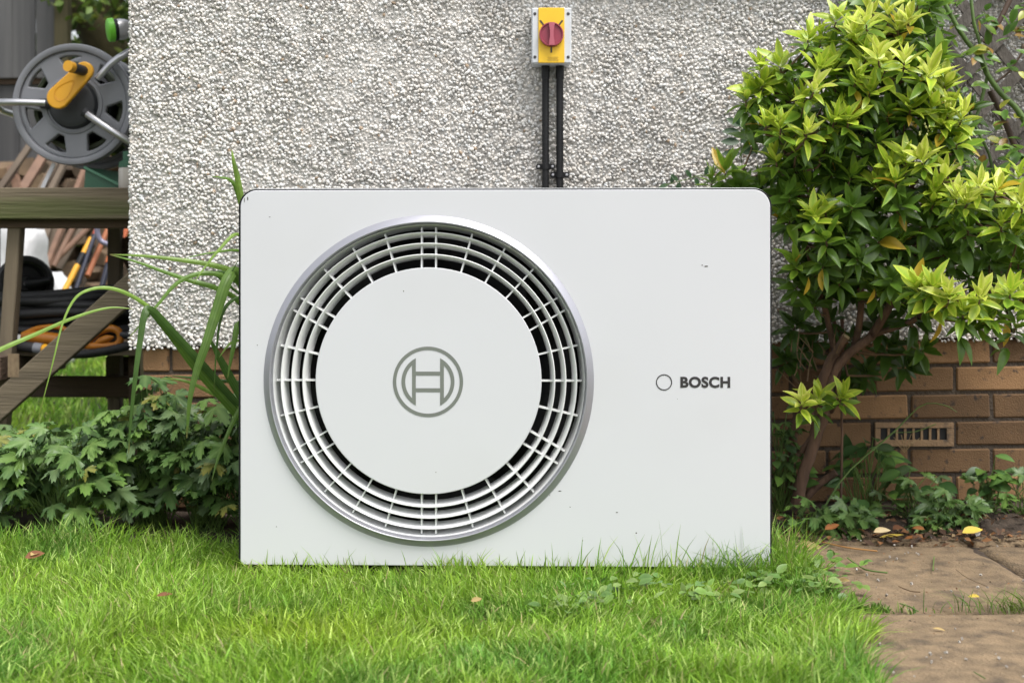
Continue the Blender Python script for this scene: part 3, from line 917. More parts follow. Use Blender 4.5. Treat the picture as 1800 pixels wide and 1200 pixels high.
for (px, py, d_, cls) in ros:
    pos = P(px, py + 14, d_)
    best = min(skel, key=lambda q: (q[0] - pos).length + (0.15 if q[0].z > pos.z else 0))
    outw = (pos - best[0])
    axis = Vector((0, 0, 1)) * .9 + Vector((outw.x, outw.y, outw.z * .3)) * 1.6 + Vector((r_.uniform(-.25, .25), -.45 + r_.uniform(-.25, .25), 0))
    if cls >= 3: axis += Vector((0, -.35, -.35))
    axis.normalize()
    mid = (best[0] + pos) / 2 + Vector((0, 0, -.012))
    if outw.length < .5:
        tw.tube(bez([best[0], mid, pos - axis * .02, pos], 5), [.0032, .003, .0028, .0026, .0024, .002], 5)
    ax1 = axis.orthogonal().normalized(); ax2 = axis.cross(ax1)
    nlv = r_.randint(13, 19)
    size = r_.uniform(.050, .067) * (1.0 if cls < 3 else 1.05)
    a0 = r_.uniform(0, 6.28)
    for k in range(nlv):
        t = k / (nlv - 1)                                  # 0 inner, 1 outer
        a = a0 + k * 2.39996
        el = R(72 - 84 * t + r_.uniform(-10, 10))
        dr = (ax1 * math.cos(a) + ax2 * math.sin(a)) * math.cos(el) + axis * math.sin(el)
        dr += Vector((0, 0, -.12 * t))
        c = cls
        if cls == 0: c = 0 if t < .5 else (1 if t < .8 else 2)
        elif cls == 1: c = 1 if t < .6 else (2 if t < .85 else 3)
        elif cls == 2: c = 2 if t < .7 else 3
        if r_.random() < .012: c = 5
        s_ = size * (.55 + .5 * math.sin(math.pi * min(1, .2 + .65 * t))) * r_.uniform(.7, 1.2)
        p = pos + axis * (.012 - .034 * t) + dr * .004
        me = r_.choice(LM[c])
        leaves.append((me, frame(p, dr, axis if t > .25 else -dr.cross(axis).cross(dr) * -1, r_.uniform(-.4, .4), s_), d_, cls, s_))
    if cls < 3 and r_.random() < .5:
        for k in range(r_.randint(2, 5)):                  # older leaves lower down the shoot
            a = r_.uniform(0, 6.28)
            dr = (ax1 * math.cos(a) + ax2 * math.sin(a)) + axis * r_.uniform(-.5, .1) + Vector((0, 0, -.3))
            leaves.append((r_.choice(LM[3]), frame(pos - axis * r_.uniform(.03, .07), dr, axis, r_.uniform(-.5, .5), size * r_.uniform(.85, 1.05)), d_ + .02, 3, size))
for (px, py) in ((1421, 502), (1446, 488), (1537, 522), (1652, 580), (1768, 580)):
    leaves.append((r_.choice(LM[5]), frame(P(px, py - 15, 3.42), Vector((r_.uniform(-.3, .3), -.2, -1)), Vector((0, -1, .2)), r_.uniform(-1.2, 1.2), r_.uniform(.04, .058)), 3.3, 0, .07))
o = tw.build('twig', M_TWIG, shrub, sm=60); o['kind'] = 'stuff'
# the 300 that show largest stay single leaves; the rest are one mass
def showing(it):
    me, M, d_, c, s_ = it
    n_ = (M.to_3x3() @ Vector((0, 0, 1))).normalized()
    return s_ * (abs(n_.y) + .25) / d_ ** 6 * (1.0 if c < 3 else .75)
leaves.sort(key=showing, reverse=True)
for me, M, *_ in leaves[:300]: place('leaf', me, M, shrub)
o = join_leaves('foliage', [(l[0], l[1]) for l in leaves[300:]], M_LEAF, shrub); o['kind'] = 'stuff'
# small flower buds
bud = MB()
for (px, py) in ((1655, 172), (1640, 165), (1662, 180), (1630, 225), (1625, 230), (1637, 222)):
    for k in range(5):
        c_ = P(px + r_.uniform(-9, 9), py + r_.uniform(-7, 7), 3.36 + r_.uniform(-.02, .02))
        bud.tube([c_ + Vector((0, 0, -.003)), c_, c_ + Vector((0, 0, .003))], [.0012, .0028, .001], 6)
o = bud.build('flower_bud', pm('bud_cream', (.5, .5, .2), (.42, .44, .15), 20, .6), shrub, sm=60); o['kind'] = 'stuff'

# ------------------------------------------------------------------ trellis and climbing rose, top right
tre = thing('trellis', 'weathered diamond trellis fixed to the wall behind the climbing rose', 'trellis', (1.35, YW, .9))
yT = YW - .022
def slat(pxa, pya, pxb, pyb, off):
    d_ = CAM_D + yT - off
    b = MB(); b.bar(P(pxa, pya, d_), P(pxb, pyb, d_), .030, .008); b.build('slat', M_LATT, tre)
for k in range(-1, 6):      # falling to the right
    slat(1560 + k * 92, -40, 1560 + k * 92 + 400, 440, .0)
for k in range(0, 8):       # rising to the right
    slat(1500 + k * 92 - 60, 300, 1500 + k * 92 + 290, -60, .0095) if k < 7 else None
slat(1640, 420, 1940, 120, .0095)
rose = thing('climbing_rose', 'climbing rose with long green canes over the trellis', 'climber', P(1880, 880, 3.73))
def cane(pts, d_, r0, r1, mat=M_STEM):
    c = bez([P(px, py, d_) for px, py in pts], 14)
    m = MB(); m.tube(c, [r0 + (r1 - r0) * k / 14 for k in range(15)], 8); m.build('cane', mat, rose, sm=60)
    return c
M_CANE = pm('rose_cane', (.13, .21, .05), (.09, .15, .04), 25, .45)
M_CANED = pm('rose_cane_old', (.09, .055, .035), (.06, .035, .025), 25, .6)
canes = [cane([(1652, -10), (1690, 60), (1722, 100), (1735, 130), (1760, 165), (1788, 192), (1810, 230)], 3.70, .0062, .0085, M_CANE),
         cane([(1706, -10), (1712, 40), (1722, 75), (1727, 100), (1735, 125)], 3.69, .0045, .0045, M_CANE),
         cane([(1654, 122), (1680, 150), (1702, 190), (1716, 225), (1740, 275), (1745, 320)], 3.71, .004, .004, M_CANE),
         cane([(1737, 130), (1728, 165), (1720, 195), (1705, 230), (1690, 280)], 3.72, .005, .004, M_CANE),
         cane([(1780, -10), (1755, 40), (1730, 75)], 3.72, .007, .007, M_CANED),
         cane([(1740, 160), (1765, 210), (1785, 260), (1815, 320), (1860, 600), (1880, 880)], 3.73, .008, .009, M_CANED),
         cane([(1802, 85), (1775, 125), (1750, 145)], 3.70, .003, .003, M_CANED),
         cane([(1830, 150), (1825, 40), (1850, -20)], 3.70, .006, .005, M_CANE)]
RL = [leaf_mesh('rose_leaf_%d' % k, 1, .52, .25, random.uniform(0, .25), c1, c2, M_LEAF, seed=200 + k) for k, (c1, c2) in enumerate((((.09, .19, .03), (.13, .25, .04)), ((.16, .28, .04), (.24, .36, .06)), ((.28, .33, .04), (.42, .40, .06)), ((.06, .13, .025), (.08, .17, .03)), ((.30, .20, .04), (.2, .10, .03))))]
rp = random.Random(5)
rl = []
for (px, py, n_, s_) in ((1665, 60, 5, .036), (1680, 18, 5, .04), (1720, 30, 6, .036), (1730, 35, 4, .034), (1748, 70, 4, .04), (1772, 60, 5, .04), (1790, 55, 4, .04), (1712, 90, 5, .04), (1708, 115, 4, .035), (1738, 98, 4, .035), (1715, 140, 3, .035), (1790, 120, 5, .04), (1775, 140, 3, .03), (1770, 205, 5, .045), (1795, 215, 4, .045), (1760, 245, 6, .045), (1785, 262, 6, .05), (1740, 235, 4, .04), (1725, 300, 5, .04), (1700, 275, 5, .04), (1735, 330, 4, .04), (1632, 40, 5, .035), (1645, 25, 4, .03), (1668, 70, 3, .035), (1795, 20, 5, .04), (1650, 5, 4, .035), (1610, -5, 4, .035), (1820, 100, 6, .045), (1830, 200, 6, .045), (1800, 270, 5, .05)):
    d_ = rp.uniform(3.62, 3.70)
    for k in range(n_):
        p = P(px + rp.uniform(-16, 16), py + rp.uniform(-14, 14), d_ + rp.uniform(-.03, .03))
        dr = Vector((rp.uniform(-1, 1), rp.uniform(-.8, .2), rp.uniform(-.6, .5)))
        place('leaf', rp.choice(RL[:2] + RL[:4] + RL[:3] + [RL[4]]), frame(p, dr, Vector((0, -.5, .8)), rp.uniform(-.5, .5), s_ * rp.uniform(.75, 1.15)), rose)

# dark compound leaves on the wall left of the shrub
comp = thing('leafy_sprig', 'dark green sprig of paired leaflets against the pebble dash left of the shrub', 'plant', P(1300, 330, 3.72))
CL = [leaf_mesh('sprig_leaf_%d' % k, 1, .48, .2, .1, (.03, .075, .025), (.035, .085, .03), M_LOBE, seed=300 + k) for k in range(3)]
c = bez([P(1318, 345, 3.76), P(1304, 290, 3.75), P(1303, 240, 3.74), P(1303, 215, 3.74)], 8)
m = MB(); m.tube(c, .0014, 5); m.build('stem', M_STEM, comp)
for (px, py, dx, dz, s_) in ((1302, 222, 0, 1, .05), (1303, 222, -1, .55, .045), (1304, 222, .9, .55, .045), (1302, 234, -1, .12, .05), (1303, 232, 1, .3, .05), (1300, 250, -1, .05, .05), (1301, 250, 1, .3, .05), (1301, 270, -1, 0, .05), (1303, 268, 1, .2, .05)):
    place('leaf', random.choice(CL), frame(P(px, py, 3.74), Vector((dx, -.1, dz)), Vector((0, -1, .4)), 0, s_), comp)
comp2 = thing('trailing_sprig', 'small trailing sprig of dark leaves just above the top right of the heat pump', 'plant', P(1230, 335, 3.70))
c = bez([P(1262, 318, 3.70), P(1235, 308, 3.70), P(1205, 316, 3.70), P(1168, 326, 3.70)], 8)
m = MB(); m.tube(c, .0012, 5); m.build('stem', M_STEM, comp2)
for (px, py, dx, dz) in ((1175, 325, -1, -.2), (1192, 318, -.6, .5), (1195, 320, -.3, -.9), (1215, 312, -.5, .7), (1222, 312, .3, -.8), (1240, 308, .2, .8), (1245, 312, .6, -.5), (1180, 322, .2, .8)):
    place('leaf', random.choice(CL), frame(P(px, py, 3.70), Vector((dx, -.1, dz)), Vector((0, -1, .4)), 0, .026), comp2)

# ------------------------------------------------------------------ lobed herbs
def lobed_mesh(name, seed, c1, c2, lobes=((0, 1.0), (58, .88), (-58, .88), (112, .66), (-112, .66)), width=29, tooth=.13):
    r = random.Random(seed)
    n_ = 61
    V = [(0, .10, .03)]; Cc = [mix(c1, (.2, .28, .1), .5)]
    sk_ = r.uniform(-.12, .12)
    for k in range(n_):
        th = -160 + 320 * k / (n_ - 1)
        rad = .27; near = 99
        for (la, lr) in lobes:
            rad = max(rad, .27 + (lr - .27) * math.exp(-abs((th - la) / width) ** 2.0))
            near = min(near, abs(th - la))
        rad *= 1 + (tooth if k % 2 else -tooth) * min(1, near / 9 + .15) * r.uniform(.6, 1.2)
        a = R(th + sk_ * 20)
        z = .055 * (1 if near > 18 else -1) * rad - .22 * rad * rad + r.uniform(-.035, .035)
        V.append((rad * .64 * math.sin(a), .10 + rad * .64 * math.cos(a), z)); Cc.append(mix(c1, c2, min(1, near / 24)) if near > 4 else mix(c1, (.2, .28, .1), .25))
    T = [(0, k + 1, k) for k in range(1, n_)]
    me = np_mesh(name, V, tris=np.array(T), colr=np.array(Cc), sm=True)
    me.materials.append(M_LOBE)
    return me
HC = [((.11, .21, .05), (.075, .155, .035)), ((.075, .16, .042), (.055, .12, .03)), ((.15, .27, .05), (.105, .205, .038)), ((.135, .205, .095), (.09, .15, .06)), ((.05, .115, .03), (.038, .09, .023)), ((.30, .27, .05), (.14, .17, .04))]
HERB = [lobed_mesh('herb_leaf_%d' % k, k, *HC[k % 6]) for k in range(12)]
def herb(label, bx, by, n_, hgt, rx, ry, size, seed, group, name='leafy_plant', zmin=.25, meshes=None, lean=(0, 0)):
    r = random.Random(seed)
    base_ = Vector((bx, by, .012))
    t_ = thing(name, label, 'plant', base_, group)
    st = MB()
    for k in range(n_):
        a = r.uniform(0, 2 * math.pi); q = math.sqrt(r.random())
        hz = hgt * (zmin + (1 - zmin) * r.random() ** .6) * (1 - .45 * q * q)
        p = Vector((bx + rx * q * math.cos(a) + lean[0] * hz, by + ry * q * math.sin(a) + lean[1] * hz, hz + .015))
        s_ = size * r.uniform(.65, 1.2)
        dr = Vector((math.cos(a) * .8 + r.uniform(-.5, .5), math.sin(a) * .7 - .35 + r.uniform(-.4, .4), r.uniform(-.35, .3)))
        me = r.choice((meshes or HERB)[:]) if r.random() > .0 else None
        if me.name.endswith(('_5', '_11')) and r.random() < .75: me = (meshes or HERB)[0]
        upv = Vector((r.uniform(-.6, .6), -.45 + r.uniform(-.5, .5), 1))
        place('leaf', me, frame(p, dr, upv, r.uniform(-.3, .3), s_), t_)
        b0 = base_ + Vector((r.uniform(-.5, .5) * rx * .5, r.uniform(-.5, .5) * ry * .5, 0))
        st.tube(bez([b0, (b0 + p) / 2 + Vector((r.uniform(-.02, .02), r.uniform(-.02, .02), .02)), p], 4), .0013, 4)
    o = st.build('stems', M_STEM, t_, sm=60); o['kind'] = 'stuff'
    return t_
G1 = 'leafy plants left of the heat pump'
herb('low leafy plant with lobed leaves at the left edge of the photo', -1.36, .58, 105, .26, .18, .16, .085, 1, G1)
herb('lobed leafy plant in front of the bench brace, second from the left edge', -1.13, .52, 105, .29, .17, .15, .085, 2, G1)
herb('taller lobed leafy plant in front of the brick corner of the house', -.93, .60, 115, .42, .16, .12, .085, 3, G1)
herb('lobed leafy plant beneath the drooping strap leaves, before the brick plinth', -.78, .56, 110, .37, .16, .14, .085, 4, G1)
herb('dark lobed leafy plant tucked against the left side of the heat pump', -.66, .50, 75, .34, .10, .16, .08, 5, G1)
herb('leafy plant with lobed leaves beyond the left edge plant by the bench leg', -1.30, .86, 70, .27, .22, .14, .085, 6, G1)
G2 = 'weeds along the foot of the brick plinth'
SM = [lobed_mesh('weed_leaf_%d' % k, 40 + k, *HC[k % 5], lobes=((0, 1.0), (70, .85), (-70, .85)), width=32) for k in range(6)]
OV = [leaf_mesh('ovate_leaf_%d' % k, 1, .55, .2, random.uniform(.05, .3), *HC[k % 5], M_LOBE, seed=70 + k) for k in range(5)]
MIXW = SM + OV
def weed(label, px, py, d_, n_, h_, rx, ry, s_, seed, ms): 
    p = P(px, py, d_); herb(label, p.x, p.y, n_, h_, rx, ry, s_, seed, G2, 'weed', .12, ms)
weed('dark leafy weed between the heat pump side and the shrub trunk', 1370, 890, 3.76, 60, .34, .055, .05, .048, 21, MIXW)
weed('lobed leafy weed at the foot of the shrub trunk', 1420, 905, 3.60, 22, .10, .06, .05, .062, 22, SM)
weed('low leafy weed on the soil just right of the shrub trunk', 1488, 920, 3.58, 22, .09, .05, .05, .06, 23, SM)
weed('taller dark weed with oval leaves left of the air vent', 1525, 880, 3.80, 40, .24, .09, .06, .055, 24, OV)
weed('bushy weed directly below the air vent', 1610, 905, 3.76, 40, .15, .10, .07, .055, 25, MIXW)
weed('lobed weed with broad leaves below the right end of the air vent', 1668, 915, 3.66, 26, .11, .07, .05, .065, 26, SM)
weed('upright weed with paired leaves right of the air vent', 1742, 890, 3.80, 30, .20, .05, .04, .05, 27, OV)
weed('leafy weed at the right edge of the photo against the plinth', 1795, 900, 3.76, 34, .14, .09, .06, .055, 28, MIXW)
weed('pale low weed at the paving edge below the air vent', 1635, 935, 3.60, 16, .06, .05, .03, .045, 29, SM)
# bare stems in front of the plinth
st = thing('flower_stalk', 'pale green flower stalk leaning across the brick plinth and vent', 'plant stem', P(1450, 890, 3.66))
m = MB(); m.tube(bez([P(1450, 890, 3.66), P(1490, 830, 3.68), P(1570, 760, 3.72), P(1620, 712, 3.74), P(1660, 712, 3.74), P(1682, 724, 3.74)], 14), [.003 - .002 * k / 14 for k in range(15)], 6); m.build('stalk', M_STEM, st, sm=60)
m = MB(); m.tube(bez([P(1571, 760, 3.72), P(1610, 758, 3.72), P(1645, 745, 3.72)], 6), .0012, 5); m.build('side_shoot', M_STEM, st, sm=60)
m = MB(); m.tube(bez([P(1615, 716, 3.74), P(1622, 700, 3.74), P(1626, 692, 3.74)], 4), .001, 5); m.build('side_shoot', M_TWIG, st, sm=60)
dg_ = thing('dry_twigs', 'tangle of thin brown dry twigs beside the shrub trunk', 'twigs', P(1425, 700, 3.66))
rr = random.Random(9)
for k in range(22):
    px, py = rr.uniform(1390, 1470), rr.uniform(610, 700)
    a = rr.uniform(-2.4, -.7); ln = rr.uniform(20, 55); d_ = rr.uniform(3.58, 3.72)
    m = MB(); m.tube(bez([P(px, py, d_), P(px + math.cos(a) * ln * .5 + rr.uniform(-5, 5), py + math.sin(a) * ln * .5, d_ + rr.uniform(-.02, .02)), P(px + math.cos(a) * ln, py + math.sin(a) * ln, d_)], 5), [.0018, .0016, .0014, .0012, .001, .0007], 5)
    m.build('twig', M_TWIG, dg_, sm=60)
dw = thing('dry_grass', 'wisp of straw coloured dry grass in front of the air vent', 'dry grass', P(1590, 800, 3.74))
for k in range(9):
    a = rr.uniform(-2.6, -.5)
    m = MB(); m.tube(bez([P(1590, 795, 3.74), P(1590 + 14 * math.cos(a), 790 + 14 * math.sin(a), 3.73), P(1590 + rr.uniform(24, 40) * math.cos(a), 792 + rr.uniform(18, 40) * math.sin(a), 3.73)], 5), .0009, 4)
    m.build('blade', pm('straw', (.34, .24, .12), (.28, .19, .1), 20, .7), dw)

# ------------------------------------------------------------------ strap-leaved plant left of the unit
strap = thing('strap_leaf_plant', 'arching strap leaved plant beside the left edge of the heat pump', 'plant', P(425, 830, 3.50))
def ribbon(pts, wpx, c1=(.115, .22, .035), c2=(.16, .28, .05), tip_first=True, n=26, fold=.35, face=(.15, -1, .25)):
    """pts: (px, py, depth) from tip to base"""
    c = bez([P(*p) for p in pts], n)
    V, Cc = [], []
    for k, p in enumerate(c):
        t = k / n
        wv = wpx * .78 / FPX * pts[0][2] * .5 * min(1.0, .04 + 1.25 * t ** .65) * (1 - .25 * max(0, t - .6))
        tg = (c[min(k + 1, n)] - c[max(k - 1, 0)]).normalized()
        sd_ = tg.cross(Vector(face)).normalized()
        nn = sd_.cross(tg).normalized()
        for i_, s_ in enumerate((-1, -.75, -.5, -.25, 0, .25, .5, .75, 1)):
            V.append(p + sd_ * wv * s_ - nn * abs(s_) * wv * fold + nn * (.05 * wv if i_ % 2 else 0)); cq = mix(mix(c1, c2, .0 if i_ % 2 else 1.0), (.30, .20, .08), max(0, 1 - t / .05) * .7); Cc.append(tuple(q_ * (.88 + .24 * math.sin(k * 1.7 + wpx) ** 2 * .5) for q_ in cq))
    Q = []
    for k in range(n):
        for j in range(8): Q.append((k * 9 + j, k * 9 + j + 1, k * 9 + j + 10, k * 9 + j + 9))
    me = np_mesh('blade', [tuple(v) for v in V], quads=np.array(Q), colr=np.array(Cc))
    return add('leaf', me, M_STRAP, strap)
LG = ((.19, .33, .05), (.28, .42, .09)); DGc = ((.07, .15, .03), (.10, .19, .04)); MG = ((.115, .22, .035), (.16, .28, .05))
ribbon([(192, 447, 3.40), (256, 450, 3.40), (320, 457, 3.42), (380, 467, 3.44), (425, 486, 3.48), (470, 540, 3.52)], 14, *LG)
ribbon([(194, 448, 3.38), (240, 460, 3.38), (290, 478, 3.40), (335, 493, 3.42), (380, 506, 3.44), (420, 530, 3.48), (455, 590, 3.52)], 13, *MG)
ribbon([(66, 740, 3.22), (92, 640, 3.22), (110, 568, 3.24), (132, 524, 3.26), (160, 508, 3.28), (192, 506, 3.30), (224, 516, 3.32), (262, 540, 3.35), (302, 578, 3.38), (342, 626, 3.42), (382, 676, 3.46), (424, 720, 3.5)], 10.5, *LG, n=44)
ribbon([(236, 543, 3.3), (190, 541, 3.28), (130, 558, 3.25), (60, 588, 3.22), (0, 614, 3.18), (-70, 650, 3.15), (-120, 760, 3.2)], 11, *LG, n=36)
ribbon([(340, 498, 3.36), (360, 470, 3.38), (384, 440, 3.40), (416, 411, 3.44), (440, 440, 3.48)], 8, *LG)
ribbon([(318, 455, 3.40), (372, 444, 3.43), (424, 441, 3.48), (450, 470, 3.5)], 7, *MG)
ribbon([(226, 594, 3.32), (256, 560, 3.34), (280, 532, 3.36), (308, 500, 3.38), (340, 483, 3.40), (380, 481, 3.42), (422, 500, 3.46), (450, 560, 3.5)], 12, *MG, n=32)
ribbon([(226, 798, 3.30), (230, 735, 3.30), (238, 660, 3.30), (246, 600, 3.31), (254, 552, 3.32), (266, 545, 3.34), (304, 584, 3.38), (360, 645, 3.43), (424, 718, 3.5)], 19, *DGc, n=44, fold=.2)
ribbon([(262, 548, 3.36), (300, 588, 3.39), (350, 650, 3.43), (424, 735, 3.5)], 24, *MG, fold=.5)
ribbon([(328, 770, 3.32), (334, 700, 3.32), (346, 650, 3.33), (362, 604, 3.34), (380, 548, 3.37), (400, 490, 3.40), (418, 480, 3.44), (440, 540, 3.48)], 27, *MG, n=40, fold=.25)
ribbon([(376, 690, 3.40), (380, 620, 3.40), (388, 560, 3.41), (405, 530, 3.44), (430, 525, 3.47), (450, 560, 3.5)], 9, *DGc)
ribbon([(400, 665, 3.42), (410, 610, 3.43), (420, 570, 3.46), (436, 640, 3.5)], 16, *MG)
ribbon([(276, 665, 3.46), (320, 668, 3.46), (360, 684, 3.48), (425, 720, 3.5)], 9, *LG)
ribbon([(366, 590, 3.44), (392, 640, 3.46), (425, 700, 3.5)], 20, *DGc)
ribbon([(300, 660, 3.5), (350, 665, 3.5), (426, 672, 3.52)], 8, *DGc)
ribbon([(385, 628, 3.44), (404, 604, 3.46), (425, 596, 3.5)], 7, *LG)
ribbon([(407, 262, 3.40), (411, 285, 3.40), (417, 310, 3.42), (424, 350, 3.44), (440, 430, 3.48)], 15, *LG)
ribbon([(370, 310, 3.42), (390, 312, 3.42), (404, 316, 3.43), (414, 330, 3.44), (428, 380, 3.48)], 9, *MG)
ribbon([(420, 455, 3.42), (405, 480, 3.42), (395, 478, 3.43), (380, 482, 3.44), (425, 520, 3.48)], 7, *DGc)
ribbon([(372, 845, 3.40), (385, 800, 3.42), (410, 740, 3.46), (430, 700, 3.5)], 10, *MG)

# ------------------------------------------------------------------ workbench
D0 = 4.50
bench = thing('workbench', 'weathered timber workbench with a diagonal brace beyond the house corner', 'workbench', P(100, 833, 4.7))
def wb(name, a, bb, w, t, mat, up=(0, -1, 0), parent=bench):
    m = MB(); m.bar(a, bb, w, t, up); return m.build(name, mat, parent, bevel=.003)
sB = D0 / FPX
wb('front_beam', P(-260, 358, D0), P(262, 358, D0), 55 * sB, .045, M_WOOD)
wb('under_beam', P(-10, 389, D0 + .05), P(262, 389, D0 + .05), .045, .045, M_WOODD)
for k in range(5):
    yy = D0 + .07 + k * .125
    zt = P(0, 331, D0).z
    xx0, xx1 = P(-260, 0, D0).x, P(262, 0, D0).x
    m = MB(); m.box(((xx0 + xx1) / 2, yy - CAM_D + .04, zt - .012), (xx1 - xx0, .115, .022)); m.build('top_board', M_WOOD, bench, bevel=.003)
wb('leg', P(30, 386, D0 + .06), P(-2, 836, D0 + .06), .042, .05, M_WOODV)
wb('leg', P(203, 386, D0 + .60), P(203, 792, D0 + .60), .045, .05, M_WOODV)
wb('leg', P(262, 386, D0 + .06), P(262, 836, D0 + .06), .045, .05, M_WOODV)
wb('leg', P(238, 560, D0 + .30), P(240, 812, D0 + .30), .04, .04, M_WOODD)
wb('leg', P(-14, 386, D0 + .60), P(-14, 792, D0 + .60), .045, .05, M_WOODV)
wb('brace', P(-60, 766, D0 - .06), P(262, 478, D0 - .06), .078, .035, M_WOOD)
wb('rear_brace', P(215, 420, D0 + .62), P(250, 500, D0 + .62), .05, .03, M_WOODD)
wb('rear_rail', P(-30, 679, D0 + .56), P(260, 679, D0 + .56), .074, .035, M_WOODD)
st_ = MB(); st_.box(P(38, 642, D0 + .33) + Vector((0, 0, 0)), (.052, .80, .074)); st_.build('stretcher', M_WOODD, bench, bevel=.003)
eg = MB(); eg.box(P(24, 642, D0 - .075), (.034, .006, .072)); eg.build('end_grain', M_ENDG, bench)
st2 = MB(); st2.box(P(24, 642, D0 + .1), (.036, .335, .071)); st2.build('stretcher', M_WOODD, bench)
for k, yy in enumerate((.16, .30, .44, .56, .67)):
    a, c_ = P(-20, 619, D0 + .1), P(262, 619, D0 + .1)
    m = MB(); m.box(((a.x + c_.x) / 2, D0 - CAM_D + yy, a.z - .002), (c_.x - a.x, .10, .020)); m.build('shelf_board', M_WOOD, bench, bevel=.002)
wb('rear_post', P(196, 626, D0 + .66), P(196, 700, D0 + .66), .034, .034, M_WOODD)
wb('rear_post', P(221, 626, D0 + .66), P(221, 700, D0 + .66), .034, .034, M_WOODD)
SHZ = P(-20, 619, D0 + .1).z + .009        # top of the shelf

# ------------------------------------------------------------------ hose reel on the bench
DR = 4.62
rc = P(129, 184, DR)
reel = thing('hose_reel', 'grey garden hose reel with a yellow crank handle on the workbench', 'hose reel', (rc.x, rc.y + .1, P(0, 331, D0).z))
RR = 107 / FPX * DR
def flange(y, name):
    loops = [circle(rc.x, rc.z, RR * .885, 120), circle(rc.x, rc.z, RR * .30, 60, True)]
    for w_ in range(7):
        a0 = R(94 + 51.4286 * w_)
        lp = []
        corners = ((.54, -5.5), (.80, -13.5), (.80, 13.5), (.54, 5.5))
        for ci in range(4):
            r1_, t1_ = corners[ci]; r2_, t2_ = corners[(ci + 1) % 4]; r0_, t0_ = corners[ci - 1]
            for u in (.22, .14, .08, .04, .0, -.04, -.08, -.14, -.22):
                if u > 0: rr_, tt_ = r1_ + (r0_ - r1_) * u, t1_ + (t0_ - t1_) * u
                else: rr_, tt_ = r1_ + (r2_ - r1_) * -u, t1_ + (t2_ - t1_) * -u
                k_ = 1 - .5 * (1 - abs(u) / .22) ** 2 * .12
                mr_, mt_ = .67 + (rr_ - .67) * k_, tt_ * k_
                lp.append((rc.x + RR * mr_ * math.cos(a0 + R(mt_)), rc.z + RR * mr_ * math.sin(a0 + R(mt_))))
            if ci == 1:
                for v_ in (-.33, 0, .33): lp.append((rc.x + RR * .805 * math.cos(a0 + R(v_ * 20)), rc.z + RR * .805 * math.sin(a0 + R(v_ * 20))))
        loops.append(lp[::-1])
    me = curve_mesh(loops, .013, .005)
    me.transform(Matrix.Translation((0, y + .013, 0)))
    smooth(me, 40)
    o = add(name, me, M_REEL, reel)
    m = MB(); m.lathe((rc.x, y, rc.z), [(RR * .875, .004), (RR * .89, -.008), (RR * .93, -.012), (RR * .985, -.010), (RR, -.002), (RR, .016), (RR * .97, .022), (RR * .90, .018)], 96, closed=True)
    m.build('flange_rim', M_REEL, o, sm=45)
    return o
fl = flange(rc.y, 'flange')
flange(rc.y + .24, 'flange')
m = MB(); m.lathe((rc.x, rc.y, rc.z), [(RR * .55, .028), (RR * .55, .245)], 48); m.build('drum', M_REELD, reel, sm=40)
hh = []
for k in range(10 * 30 + 1):
    a = 2 * math.pi * k / 30; hh.append((rc.x + RR * .70 * math.cos(a), rc.y + .045 + .018 * k / 30, rc.z + RR * .70 * math.sin(a)))
m = MB(); m.tube(hh, RR * .055, 6); m.build('wound_hose', pm('hose_green', (.06, .075, .03), (.04, .05, .025), 10, .55), reel, sm=60)
m = MB(); m.lathe((rc.x, rc.y, rc.z), [(.001, -.022), (RR * .30, -.022), (RR * .37, -.016), (RR * .40, -.004), (RR * .42, .006), (RR * .30, .012)], 48); hub = m.build('hub', M_REELD, reel, sm=40)
m = MB(); m.lathe((rc.x, rc.y, rc.z), [(RR * .425, .004), (RR * .44, -.006), (RR * .48, -.004), (RR * .50, .008)], 64); m.build('hub_ring', M_REEL, reel, sm=40)
yq = rc.y - .045
def rq(px, py, dy=0): return Vector((rc.x + (px - 129) / FPX * DR, yq + dy, rc.z - (py - 184) / FPX * DR))
m = MB(); m.tube([rq(84, 183, .02), rq(40, 183), rq(10, 183, .0), rq(-6, 186, .03), rq(-12, 190, .12), rq(-12, 190, .30)], .0115, 10); m.build('frame_tube', M_METAL, reel, sm=50)
m = MB(); m.tube([rq(158, 203, .02), rq(190, 224), rq(215, 240), rq(240, 256, .01), rq(270, 290, .1), rq(275, 328, .2)], .0125, 10); m.build('frame_tube', M_METAL, reel, sm=50)
m = MB(); m.tube([rq(178, 142, .0), rq(200, 118), rq(215, 106), rq(232, 96, .0), rq(255, 84, .06), rq(262, 80, .3)], .0115, 10); m.build('frame_tube', M_METAL, reel, sm=50)
m = MB(); m.tube([rq(74, 183, .03), rq(92, 183, .03)], .016, 12); m.build('tube_socket', M_REELD, reel, sm=40)
m = MB(); m.tube([rq(150, 197, .03), rq(165, 207, .03)], .017, 12); m.build('tube_socket', M_REELD, reel, sm=40)
m = MB(); m.bar(rq(91, 286, .07), rq(70, 330.5, .07), .012, .006); m.build('foot_strut', pm('pale_strut', (.62, .62, .64), (.58, .58, .6), 10, .4), reel)
